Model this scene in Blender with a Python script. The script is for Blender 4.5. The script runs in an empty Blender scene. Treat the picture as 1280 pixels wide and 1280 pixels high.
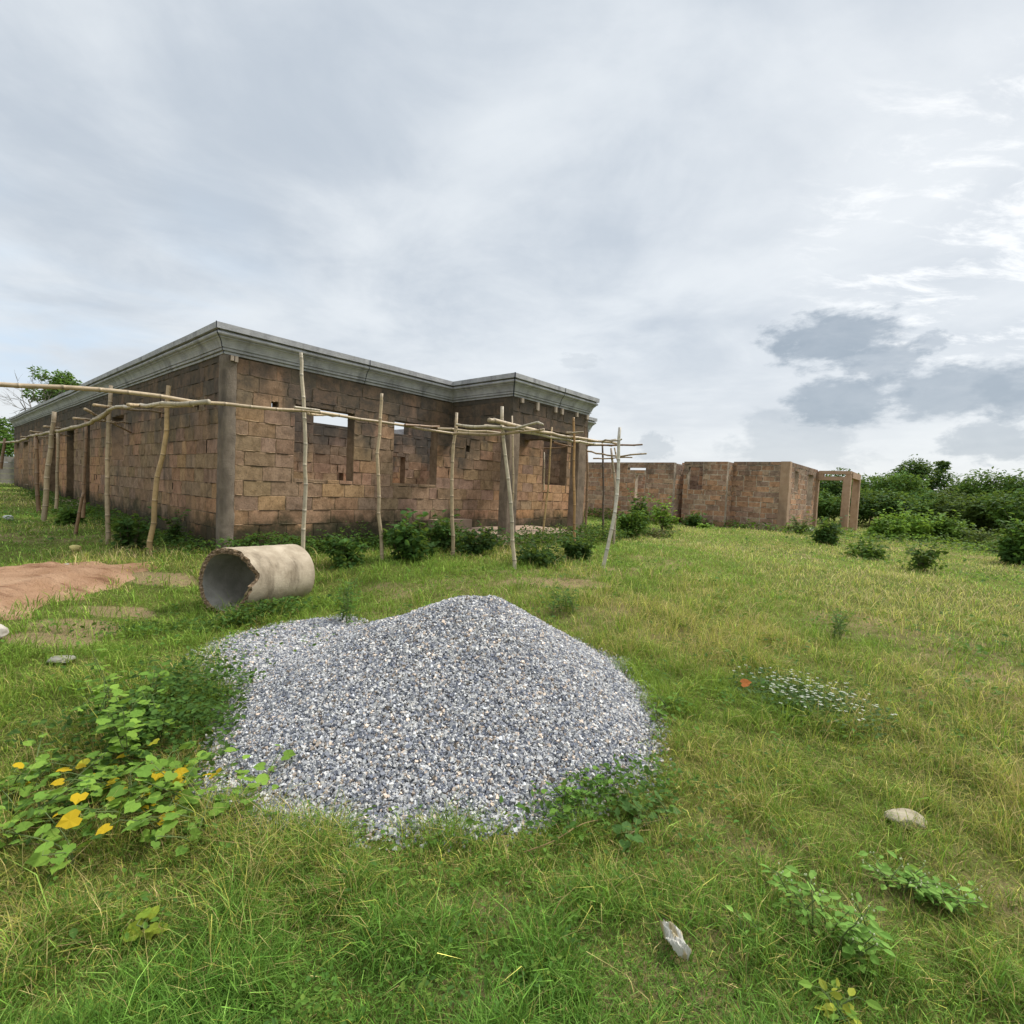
import bpy, math, random
import numpy as np
from mathutils import Matrix, Vector
random.seed(11); RNG = np.random.default_rng(11)
PI = math.pi
SC = bpy.context.scene
COL = SC.collection

# ------------------------------------------------------------------ camera
EYE = 1.55; FPX = 635.2854; PITCH = -0.0463; ROLL = 0.0461
S = 1.85
F0 = np.array([0, math.cos(PITCH), math.sin(PITCH)])
_r = np.array([1, 0, 0.]); _u = np.cross(_r, F0)
R0 = math.cos(ROLL) * _r + math.sin(ROLL) * _u
U0 = math.cos(ROLL) * _u - math.sin(ROLL) * _r
CAM = np.array([0, 0, EYE])
cd = bpy.data.cameras.new('camera'); cam = bpy.data.objects.new('camera', cd); COL.objects.link(cam)
M = Matrix(((R0[0], U0[0], -F0[0], 0), (R0[1], U0[1], -F0[1], 0), (R0[2], U0[2], -F0[2], EYE), (0, 0, 0, 1)))
cam.matrix_world = M
cd.sensor_width = 36; cd.lens = FPX / 1280 * 36; cd.clip_start = 0.05; cd.clip_end = 4000
SC.camera = cam

# house axes (both houses share them): u runs along the front, v runs back along the long side
YAW = 0.8642; TH = PI / 2 - YAW
UA = np.array([math.sin(TH), math.cos(TH), 0]); VA = np.array([-math.cos(TH), math.sin(TH), 0]); ZA = np.array([0, 0, 1.])
HC = 1.6543 * S * UA + 4.6152 * S * VA
def H(u, v, z): return HC + u * UA + v * VA + np.array([0, 0, z])
def ray(px, py): return F0 + R0 * (px - 640) / FPX - U0 * (py - 640) / FPX
def at(px, py, depth): return CAM + ray(px, py) * depth            # a survey point at a known depth
def on_v(px, py, v):
    d = ray(px, py); return CAM + d * ((v - (CAM - HC) @ VA) / (d @ VA))
def on_u(px, py, u):
    d = ray(px, py); return CAM + d * ((u - (CAM - HC) @ UA) / (d @ UA))

# ------------------------------------------------------------------ terrain
GP = np.array([(0,0,0),(-1.5,1.5,0),(1.5,1.5,0),(0,2.3,.03),(-2,2.4,.03),(2.8,2.7,.03),(-1.8,3.6,.06),(1,3.5,.06),(-3,5.3,.02),(-2.7,6.1,.02),(-2.75,5.3,.02),(-4.5,4.5,.14),
 (4,5,.1),(6.3,6.1,.13),(-5,7,.29),(-6.3,6.2,.24),(-4.5,7.9,.37),(-2,7.9,.36),(0,7.3,.35),(1.4,7.7,.36),(1.2,9.4,.40),(2.3,11.5,.42),(-9.5,10.3,.42),
 (-24.3,24.8,.58),(-28,22,.55),(-16,17,.5),(-13,11,.45),(10.4,19.2,.33),(7,17,.40),(14,23.5,.27),(13,13,.3),(17,20,.3),(20,30,.35),(-40,40,.8),(40,40,.4),
 (0,-6,-.1),(10,-6,0),(-10,-6,0.05),(8,10,.27),(-10,3,.25),(12,5,.2),(0,14,.45),(0,25,.45),(-10,20,.5),(60,10,.3),(-60,10,.6),(0,80,.5),(8.4,17.4,.46)])
_LC = {}
def lattice(seed):
    if seed not in _LC: _LC[seed] = np.random.default_rng(seed).random((64, 64))
    return _LC[seed]
def vnoise(x, y, scale, seed):
    L = lattice(seed); x = np.asarray(x, float) * scale + 100; y = np.asarray(y, float) * scale + 100
    xi = np.floor(x).astype(int); yi = np.floor(y).astype(int); fx = x - xi; fy = y - yi
    fx = fx * fx * (3 - 2 * fx); fy = fy * fy * (3 - 2 * fy)
    g = lambda a, b: L[a % 64, b % 64]
    return (g(xi, yi) * (1 - fx) + g(xi + 1, yi) * fx) * (1 - fy) + (g(xi, yi + 1) * (1 - fx) + g(xi + 1, yi + 1) * fx) * fy
def fbm(x, y, scale, seed, octv=3):
    t = 0; a = 1; n = 0
    for o in range(octv):
        t = t + a * vnoise(x, y, scale * 2 ** o, seed + o); n += a; a *= .5
    return t / n
def ground(x, y, fine=True):
    x = np.asarray(x, float); y = np.asarray(y, float)
    num = 0; den = 0
    for (a, b, c) in GP:
        w = 1 / ((x - a) ** 2 + (y - b) ** 2 + .7) ** 1.6
        num = num + w * c; den = den + w
    z = num / den
    if fine:
        z = z + (fbm(x, y, .9, 5) - .5) * .07 + (vnoise(x, y, .3, 9) - .5) * .06
    return z
def gz(x, y): return float(ground(x, y))
BARE = []
def bare_f(x, y):
    b = np.clip((fbm(x, y, .75, 101, 3) - .60) / .14, 0, 1) * .45
    for (cx, cy, rx, ry) in BARE:
        b = np.maximum(b, np.clip(1.5 - 1.5 * (((x - cx) / rx) ** 2 + ((y - cy) / ry) ** 2) + (fbm(x, y, 3.3, 141) - .5) * 1.6, 0, 1))
    return b
def on_ground(px, py):
    d = ray(px, py); t = 1.0
    for i in range(60):
        P = CAM + d * t
        g = gz(P[0], P[1]); tt = (g - EYE) / d[2]
        t = t + .5 * (min(tt, 120) - t)
    P = CAM + d * t; P[2] = gz(P[0], P[1]); return P

def inside(x, y, poly):
    x = np.asarray(x, float); y = np.asarray(y, float); r = np.zeros(x.shape, bool); n = len(poly)
    for i in range(n):
        (x1, y1), (x2, y2) = poly[i], poly[(i + 1) % n]
        c = ((y1 > y) != (y2 > y)) & (x < (x2 - x1) * (y - y1) / ((y2 - y1) if y2 != y1 else 1e-9) + x1)
        r ^= c
    return r
def edge_dist(x, y, poly):
    x = np.asarray(x, float); y = np.asarray(y, float); d = np.full(x.shape, 1e9); n = len(poly)
    for i in range(n):
        (x1, y1), (x2, y2) = poly[i], poly[(i + 1) % n]
        dx, dy = x2 - x1, y2 - y1; t = np.clip(((x - x1) * dx + (y - y1) * dy) / (dx * dx + dy * dy), 0, 1)
        d = np.minimum(d, np.hypot(x - x1 - t * dx, y - y1 - t * dy))
    return d

HEAP = [(-1.42,2.38),(-1.13,2.20),(-.5,2.19),(.12,2.28),(.47,2.46),(.81,2.75),(.97,3.26),(1.02,3.82),(.92,4.4),(.55,4.85),(-.1,5.0),(-.8,4.85),(-1.4,4.45),(-1.85,3.85),(-1.80,3.3),(-1.6,2.79)]
SPREAD = [(-1.5,3.2),(-1.9,3.55),(-2.35,3.9),(-2.55,4.4),(-2.55,4.75),(-2.2,5.2),(-1.78,5.38),(-1.2,5.0),(-1.0,4.2)]
SAND = [(-9.5,5.9),(-7.6,6.1),(-6.3,6.2),(-6.05,6.62),(-5.66,7.0),(-4.95,6.78),(-4.55,6.25),(-4.6,5.75),(-4.75,5.2),(-4.6,4.75),(-4.75,4.5),(-6.2,4.4),(-9,4.3)]
def in_house(x, y, pad=0.0):
    p = np.stack([np.asarray(x) - HC[0], np.asarray(y) - HC[1]], -1); u = p @ UA[:2]; v = p @ VA[:2]
    a = (u > -pad) & (u < 10.4 + pad) & (v > -pad) & (v < 26.1 + pad)
    b = (u > 4.6 - pad) & (u < 7.6 + pad) & (v > -1.9 - pad) & (v < 0)
    c = (u > 18 - pad) & (u < 30) & (v > -3.9 - pad) & (v < 14)
    return a | b | c

# ------------------------------------------------------------------ mesh collector
class MB:
    def __init__(s): s.V = []; s.C = []; s.F = []; s.n = 0
    def add(s, V, F, col=(1, 1, 1)):
        V = np.asarray(V, float).reshape(-1, 3); col = np.asarray(col, float)
        if col.ndim == 1: col = np.tile(col, (len(V), 1))
        s.V.append(V); s.C.append(col)
        if isinstance(F, np.ndarray): s.F.append(F + s.n)
        else:
            by = {}
            for f in F: by.setdefault(len(f), []).append(f)
            for k in by: s.F.append(np.array(by[k], int) + s.n)
        s.n += len(V)
    def box(s, lo, hi, col=(1, 1, 1), ax=(np.eye(3)[0], np.eye(3)[1], np.eye(3)[2]), org=(0, 0, 0)):
        c = [(x, y, z) for x in (lo[0], hi[0]) for y in (lo[1], hi[1]) for z in (lo[2], hi[2])]
        V = [np.array(org) + a * ax[0] + b * ax[1] + d * ax[2] for a, b, d in c]
        s.add(V, [(0, 1, 3, 2), (4, 6, 7, 5), (0, 4, 5, 1), (2, 3, 7, 6), (0, 2, 6, 4), (1, 5, 7, 3)], col)
    def build(s, name, mat, parent=None, loc=None, smooth=False):
        V = np.concatenate(s.V); C = np.concatenate(s.C)
        if parent is not None:
            p = parent; o = np.zeros(3)
            while p is not None: o = o + np.array(p.location); p = p.parent
            V = V - o
        elif loc is not None: V = V - np.array(loc)
        me = bpy.data.meshes.new(name)
        me.vertices.add(len(V)); me.vertices.foreach_set('co', V.astype(np.float32).ravel())
        li = np.concatenate([f.ravel() for f in s.F]); tot = np.concatenate([np.full(len(f), f.shape[1]) for f in s.F])
        st = np.concatenate([[0], np.cumsum(tot)[:-1]])
        me.loops.add(len(li)); me.loops.foreach_set('vertex_index', li.astype(np.int32))
        me.polygons.add(len(tot)); me.polygons.foreach_set('loop_start', st.astype(np.int32)); me.polygons.foreach_set('loop_total', tot.astype(np.int32))
        me.polygons.foreach_set('use_smooth', np.full(len(tot), smooth))
        a = me.attributes.new('Col', 'FLOAT_COLOR', 'POINT')
        a.data.foreach_set('color', np.hstack([C, np.ones((len(C), 1))]).astype(np.float32).ravel())
        me.update(calc_edges=True); me.validate()
        me.materials.append(mat)
        o = bpy.data.objects.new(name, me); COL.objects.link(o)
        if parent is not None: o.parent = parent
        elif loc is not None: o.location = Vector(loc)
        return o
    def tube(s, pts, rad, nseg=8, col=(1, 1, 1), cap=True):
        pts = np.asarray(pts, float); k = len(pts); rad = np.broadcast_to(rad, (k,)); col = np.asarray(col, float)
        if col.ndim == 1: col = np.tile(col, (k, 1))
        tg = np.gradient(pts, axis=0); tg /= np.linalg.norm(tg, axis=1)[:, None] + 1e-12
        ref = np.array([0, 0, 1.]) if abs(tg[0][2]) < .8 else np.array([1., 0, 0])
        V = []; 
        for i in range(k):
            a = np.cross(tg[i], ref); a /= np.linalg.norm(a); b = np.cross(tg[i], a)
            for j in range(nseg):
                t = 2 * PI * j / nseg; V.append(pts[i] + rad[i] * (math.cos(t) * a + math.sin(t) * b))
        F = [(i * nseg + j, i * nseg + (j + 1) % nseg, (i + 1) * nseg + (j + 1) % nseg, (i + 1) * nseg + j) for i in range(k - 1) for j in range(nseg)]
        if cap: F += [tuple(range(nseg))[::-1], tuple((k - 1) * nseg + j for j in range(nseg))]
        s.add(V, F, np.repeat(col, nseg, 0))

def tag(o, label=None, cat=None, group=None, kind=None):
    if label: o['label'] = label
    if cat: o['category'] = cat
    if group: o['group'] = group
    if kind: o['kind'] = kind
    return o
def thing(name, label, cat, loc, group=None):
    o = bpy.data.objects.new(name, None); o.empty_display_size = .2; COL.objects.link(o); o.location = Vector(loc)
    return tag(o, label, cat, group)

# ------------------------------------------------------------------ materials
def new_mat(name):
    m = bpy.data.materials.new(name); m.use_nodes = True; nt = m.node_tree; nt.nodes.clear()
    out = nt.nodes.new('ShaderNodeOutputMaterial'); return m, nt, out
class N:
    def __init__(s, nt): s.nt = nt
    def node(s, t, **kw):
        n = s.nt.nodes.new(t)
        for k, v in kw.items():
            if hasattr(n, k): setattr(n, k, v)
        return n
    def link(s, a, b): s.nt.links.new(a, b)
    def _in(s, sock, v):
        if isinstance(v, bpy.types.NodeSocket): s.link(v, sock)
        elif v is not None:
            if sock.type == 'RGBA' and len(v) == 3: v = (*v, 1)
            sock.default_value = v
    def pos(s): return s.node('ShaderNodeNewGeometry').outputs['Position']
    def noise(s, vec, scale, detail=4, rough=.55, dist=0.0):
        n = s.node('ShaderNodeTexNoise'); s._in(n.inputs['Vector'], vec); n.inputs['Scale'].default_value = scale
        n.inputs['Detail'].default_value = detail; n.inputs['Roughness'].default_value = rough; n.inputs['Distortion'].default_value = dist
        return n.outputs['Fac']
    def math(s, op, a, b=None, c=None, clamp=False):
        n = s.node('ShaderNodeMath'); n.operation = op; n.use_clamp = clamp
        for i, v in enumerate((a, b, c)):
            if v is not None: s._in(n.inputs[i], v)
        return n.outputs[0]
    def vmath(s, op, a, b=None, out=0):
        n = s.node('ShaderNodeVectorMath'); n.operation = op; s._in(n.inputs[0], a)
        if b is not None: s._in(n.inputs[1], b)
        return n.outputs[out]
    def step(s, v, lo, hi):
        n = s.node('ShaderNodeMapRange'); n.interpolation_type = 'SMOOTHSTEP'; s._in(n.inputs[0], v)
        n.inputs[1].default_value = lo; n.inputs[2].default_value = hi; n.inputs[3].default_value = 0; n.inputs[4].default_value = 1
        return n.outputs[0]
    def mix(s, f, a, b, mode='MIX'):
        n = s.node('ShaderNodeMix'); n.data_type = 'RGBA'; n.blend_type = mode; s._in(n.inputs[0], f); s._in(n.inputs[6], a); s._in(n.inputs[7], b)
        return n.outputs[2]
    def sep(s, v):
        n = s.node('ShaderNodeSeparateXYZ'); s._in(n.inputs[0], v); return n.outputs
    def comb(s, x, y, z=0.0):
        n = s.node('ShaderNodeCombineXYZ')
        for i, v in enumerate((x, y, z)): s._in(n.inputs[i], v)
        return n.outputs[0]
    def attr(s): 
        n = s.node('ShaderNodeAttribute'); n.attribute_name = 'Col'; return n.outputs['Color']
    def bsdf(s, out, col, rough=.9, spec=.25, bump=None, bstr=.3, bdist=.02):
        b = s.node('ShaderNodeBsdfPrincipled'); s._in(b.inputs['Base Color'], col); s._in(b.inputs['Roughness'], rough)
        b.inputs['Specular IOR Level'].default_value = spec
        if bump is not None:
            k = s.node('ShaderNodeBump'); k.inputs['Strength'].default_value = bstr; k.inputs['Distance'].default_value = bdist
            s.link(bump, k.inputs['Height']); s.link(k.outputs[0], b.inputs['Normal'])
        s.link(b.outputs[0], out.inputs[0]); return b

def leaf_mat(name, trans=.3, rough=.65, spec=.12):
    m, nt, out = new_mat(name); n = N(nt)
    c = n.attr(); v = n.noise(n.pos(), 9, 2); c = n.mix(n.math('MULTIPLY', v, .35), c, (.02, .04, .008))
    b = n.bsdf(out, c, rough, spec)
    t = n.node('ShaderNodeBsdfTranslucent'); n.link(n.mix(.35, c, (.35, .45, .05), 'MIX'), t.inputs[0])
    mx = n.node('ShaderNodeMixShader'); mx.inputs[0].default_value = trans
    n.link(b.outputs[0], mx.inputs[1]); n.link(t.outputs[0], mx.inputs[2]); n.link(mx.outputs[0], out.inputs[0])
    return m
def block_mat(name, damp=(.56, 1.12), grime=.0, pk=1.0):
    m, nt, out = new_mat(name); n = N(nt); p = n.pos(); c = n.attr(); z = n.sep(p)[2]
    st = n.vmath('MULTIPLY', p, (1, 1, .35))
    fine = n.noise(p, 38, 6, .7); mid = n.noise(p, 7, 5, .6, .4); big = n.noise(st, 1.1, 4, .6)
    c = n.mix(n.step(mid, .35, .72), c, n.mix(1, c, (.62, .60, .58), 'MULTIPLY'))
    c = n.mix(n.math('MULTIPLY', n.step(fine, .5, .75), .5), c, n.mix(1, c, (1.5, 1.4, 1.25), 'MULTIPLY'))
    c = n.mix(n.math('MULTIPLY', n.step(fine, .47, .3), .62), c, (.05, .04, .03))
    pat = n.noise(n.vmath('ADD', p, (11, 4, 2)), 3.2, 6, .7, .5); c = n.mix(n.math('MULTIPLY', n.step(pat, .54, .70), .42 * pk), c, n.mix(1, c, (.42, .42, .44), 'MULTIPLY'))
    pat2 = n.noise(n.vmath('ADD', p, (3, 14, 7)), 4.6, 6, .7, .5); c = n.mix(n.math('MULTIPLY', n.step(pat2, .56, .72), .40 * pk), c, n.mix(1, c, (1.35, 1.22, 1.05), 'MULTIPLY'))
    # grey-black algae streaks, thickest under the cornice
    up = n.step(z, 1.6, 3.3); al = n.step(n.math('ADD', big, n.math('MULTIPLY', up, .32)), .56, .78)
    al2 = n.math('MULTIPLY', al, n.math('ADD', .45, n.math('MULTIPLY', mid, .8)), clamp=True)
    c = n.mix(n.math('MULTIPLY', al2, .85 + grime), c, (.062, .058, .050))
    # damp, mossy foot of the wall
    dz = n.math('ADD', z, n.math('MULTIPLY', n.math('SUBTRACT', n.noise(p, 2.3, 6, .7), .5), 1.3))
    dm = n.math('MULTIPLY', n.step(dz, damp[1], damp[0]), .9)
    c = n.mix(dm, c, n.mix(n.noise(p, 6, 2), (.028, .026, .020), (.040, .045, .020)))
    n.bsdf(out, c, .95, .12, n.math('ADD', fine, n.math('MULTIPLY', mid, .9)), .8, .010)
    return m
def concrete_mat(name, ca, cb, stain=(.07, .068, .06), sscale=2.0, samt=.6, bd=.006):
    m, nt, out = new_mat(name); n = N(nt); p = n.pos(); a = n.attr()
    fine = n.noise(p, 60, 5, .7); mid = n.noise(p, 5, 6, .65, .3); st = n.noise(n.vmath('MULTIPLY', p, (1, 1, .25)), sscale, 6, .65, .2)
    c = n.mix(n.step(mid, .3, .7), ca, cb)
    c = n.mix(n.math('MULTIPLY', n.step(st, .48, .72), samt), c, stain)
    c = n.mix(n.math('MULTIPLY', n.step(fine, .55, .75), .35), c, n.mix(1, c, (.55, .53, .5), 'MULTIPLY'))
    c = n.mix(1, c, a, 'MULTIPLY')
    n.bsdf(out, c, .9, .2, n.math('ADD', fine, mid), .6, bd)
    return m
def attr_mat(name, rough=.8, spec=.25, amt=.35, scale=30, bd=.003):
    m, nt, out = new_mat(name); n = N(nt); p = n.pos(); c = n.attr(); f = n.noise(p, scale, 5, .65); g = n.noise(p, scale * .2, 4, .6)
    c = n.mix(n.math('MULTIPLY', n.step(f, .4, .75), amt), c, n.mix(1, c, (.45, .42, .38), 'MULTIPLY'))
    c = n.mix(n.math('MULTIPLY', n.step(g, .45, .7), amt), c, n.mix(1, c, (1.35, 1.3, 1.2), 'MULTIPLY'))
    n.bsdf(out, c, rough, spec, f, .5, bd); return m

M_BLOCK = block_mat('laterite_blocks')
M_BLOCK2 = block_mat('laterite_blocks_clean', damp=(.05, .75), grime=-.35, pk=.45)
M_CORN = concrete_mat('cornice_concrete', (.315, .312, .325), (.445, .44, .445), (.125, .122, .13), 3.2, .65, .012)
M_COLM = concrete_mat('column_concrete', (.145, .116, .088), (.235, .19, .145), (.06, .054, .048), 3.4, .75, .03)
M_SLAB = concrete_mat('porch_screed', (.34, .24, .165), (.40, .30, .215), (.13, .09, .06), 2.5, .6)
M_PIPE = concrete_mat('pipe_concrete', (.31, .25, .175), (.45, .375, .275), (.13, .10, .065), 4.0, .8, .012)
M_PIPEIN = concrete_mat('pipe_lining', (.21, .195, .165), (.31, .29, .25), (.10, .09, .07), 3.0, .6)
M_PIPEEND = attr_mat('broken_concrete', .95, .1, .8, 45, .02)
M_WALLGREY = concrete_mat('wall_slabs', (.20, .185, .16), (.27, .25, .215), (.07, .07, .06), 1.2, .6)
M_BAMBOO = attr_mat('bamboo', .5, .4, .55, 14, .002)
M_STONE = attr_mat('crushed_stone', .75, .35, .3, 160, .001)
M_ROCK = attr_mat('field_stone', .9, .2, .6, 18, .01)
M_GRASS = leaf_mat('grass_blades', 0.34, .65, .1)
M_LEAF = leaf_mat('leaves', 0.36, .65, .1)
M_TREELEAF = leaf_mat('tree_leaves', 0.28, .65, .1)
M_BARK = attr_mat('bark', .9, .15, .6, 20, .01)
M_STEM = attr_mat('stems', .7, .25, .3, 30, .001)
M_CLOTH = attr_mat('litter', .45, .4, .3, 40, .004)
M_WOOD = attr_mat('timber', .8, .2, .4, 40, .001)
M_DARK = attr_mat('joint_filler', .7, .3, .3, 30, .001)
def ground_mat():
    m, nt, out = new_mat('soil_and_thatch'); n = N(nt); p = n.pos()
    a = n.noise(p, .45, 5, .6); b = n.noise(p, 3.5, 6, .7); f = n.noise(p, 45, 5, .75); s = n.noise(p, .9, 4, .6, .5)
    g = n.mix(n.step(a, .35, .65), (.085, .115, .022), (.16, .165, .038))
    g = n.mix(n.step(f, .45, .7), g, (.22, .21, .07))
    soil = n.mix(f, (.22, .145, .075), (.38, .29, .16))
    k = n.math('MULTIPLY', n.step(n.math('ADD', n.sep(n.attr())[0], n.math('MULTIPLY', n.math('SUBTRACT', b, .5), 1.2)), .25, .7), .9)
    c = n.mix(k, g, soil)
    c = n.mix(n.math('MULTIPLY', n.step(n.noise(p, 90, 3, .7), .5, .3), .6), c, (.04, .045, .014))
    n.bsdf(out, c, 1, .05, n.math('ADD', f, b), 1, .03); return m
M_GROUND = ground_mat()
def sand_mat():
    m, nt, out = new_mat('red_sand'); n = N(nt); p = n.pos()
    b = n.noise(p, 1.8, 6, .6, .6); f = n.noise(p, 30, 5, .75); st = n.noise(n.vmath('MULTIPLY', p, (1.2, 5, 1)), 1.6, 5, .65, .5)
    c = n.mix(n.step(b, .3, .7), (.40, .225, .125), (.60, .38, .235)); c = n.mix(n.math('MULTIPLY', n.step(st, .50, .66), .8), c, (.24, .12, .065))
    c = n.mix(n.math('MULTIPLY', n.step(f, .55, .8), .4), c, (.6, .45, .32))
    n.bsdf(out, c, 1, .08, n.math('ADD', n.math('ADD', f, b), st), 1.0, .06); return m
M_SAND = sand_mat()

# ------------------------------------------------------------------ ground sheet
def axis():
    a = np.concatenate([np.arange(-34, -10, .25), np.arange(-10, 10, .1), np.arange(10, 34.01, .25)]); e = [34]; st = .4
    while e[-1] < 1500: e.append(e[-1] + st); st *= 1.22
    e = np.array(e[1:]); return np.concatenate([-e[::-1], a, e])
gx = axis(); gy = axis() + 8
X, Y = np.meshgrid(gx, gy); Zg = ground(X, Y)
nx, ny = len(gx), len(gy); idx = np.arange(nx * ny).reshape(ny, nx)
for (a_, b_, rx, ry) in ((690, 728, .9, .35), (95, 783, .45, .3), (60, 800, .4, .25), (140, 765, .5, .25), (200, 722, .5, .3), (330, 850, .3, .25)):
    q = on_ground(a_, b_); BARE.append((q[0], q[1], rx, ry))
bm_ = np.where((np.abs(X) < 45) & (np.abs(Y) < 60), bare_f(X, Y), .2).ravel()
mb = MB(); mb.add(np.stack([X.ravel(), Y.ravel(), Zg.ravel()], 1), np.stack([idx[:-1, :-1].ravel(), idx[:-1, 1:].ravel(), idx[1:, 1:].ravel(), idx[1:, :-1].ravel()], 1), np.stack([bm_] * 3, 1))
tag(mb.build('ground', M_GROUND, smooth=True), 'grassy ground of the building plot', 'ground', kind='structure')
# the bare sand patch, a thin spread lying over the ground
xs = np.arange(-10, -4.2, .04); ys = np.arange(4.0, 7.4, .04); X, Y = np.meshgrid(xs, ys)
def sand_d(x, y):
    wob = (fbm(x, y, 2.2, 31) - .5) * .7
    return np.where(inside(x, y, SAND), 1, -1) * edge_dist(x, y, SAND) + wob
D = sand_d(X, Y)
Zs = ground(X, Y) + np.clip(D, -.25, .5) * .16 + .016 + ((fbm(X, Y, 3.5, 41) - .5) * .10 + (fbm(X, Y, 12, 43) - .5) * .03) * np.clip(D * 4, 0, 1)
idx = np.arange(X.size).reshape(X.shape); q = np.stack([idx[:-1, :-1].ravel(), idx[:-1, 1:].ravel(), idx[1:, 1:].ravel(), idx[1:, :-1].ravel()], 1)
q = q[(D.ravel()[q] > -.22).all(1)]
mb = MB(); mb.add(np.stack([X.ravel(), Y.ravel(), Zs.ravel()], 1), q)
tag(mb.build('bare_sand', M_SAND, smooth=True), 'spread of bare reddish sand on the grass', 'sand', kind='structure')

# ------------------------------------------------------------------ block walls
def rect_sub(r, holes):
    out = [r]
    for h in holes:
        nxt = []
        for (a, b, c, d) in out:
            x0, x1, y0, y1 = max(a, h[0]), min(b, h[1]), max(c, h[2]), min(d, h[3])
            if x0 >= x1 or y0 >= y1: nxt.append((a, b, c, d)); continue
            if a < x0: nxt.append((a, x0, c, d))
            if x1 < b: nxt.append((x1, b, c, d))
            if c < y0: nxt.append((x0, x1, c, y0))
            if y1 < d: nxt.append((x0, x1, y1, d))
        out = nxt
    return out
def block_colour(rg, s, z, top, base):
    q = float(fbm(s, z * 1.6, .55, 401, 3)); k = q + rg.normal(0, .06)
    warm = np.array((.54, .30, .16)); mid = np.array((.425, .258, .155)); cool = np.array((.29, .21, .145))
    c = warm if k > .58 else (mid if k > .42 else cool)
    c = .65 * c + .35 * mid; c = c * rg.uniform(.87, 1.12) * np.array([1, rg.uniform(.95, 1.05), rg.uniform(.9, 1.08)])
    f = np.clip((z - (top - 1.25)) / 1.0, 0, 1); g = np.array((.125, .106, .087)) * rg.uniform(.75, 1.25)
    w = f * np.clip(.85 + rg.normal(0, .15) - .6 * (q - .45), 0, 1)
    return c * (1 - w) + g * w
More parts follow.
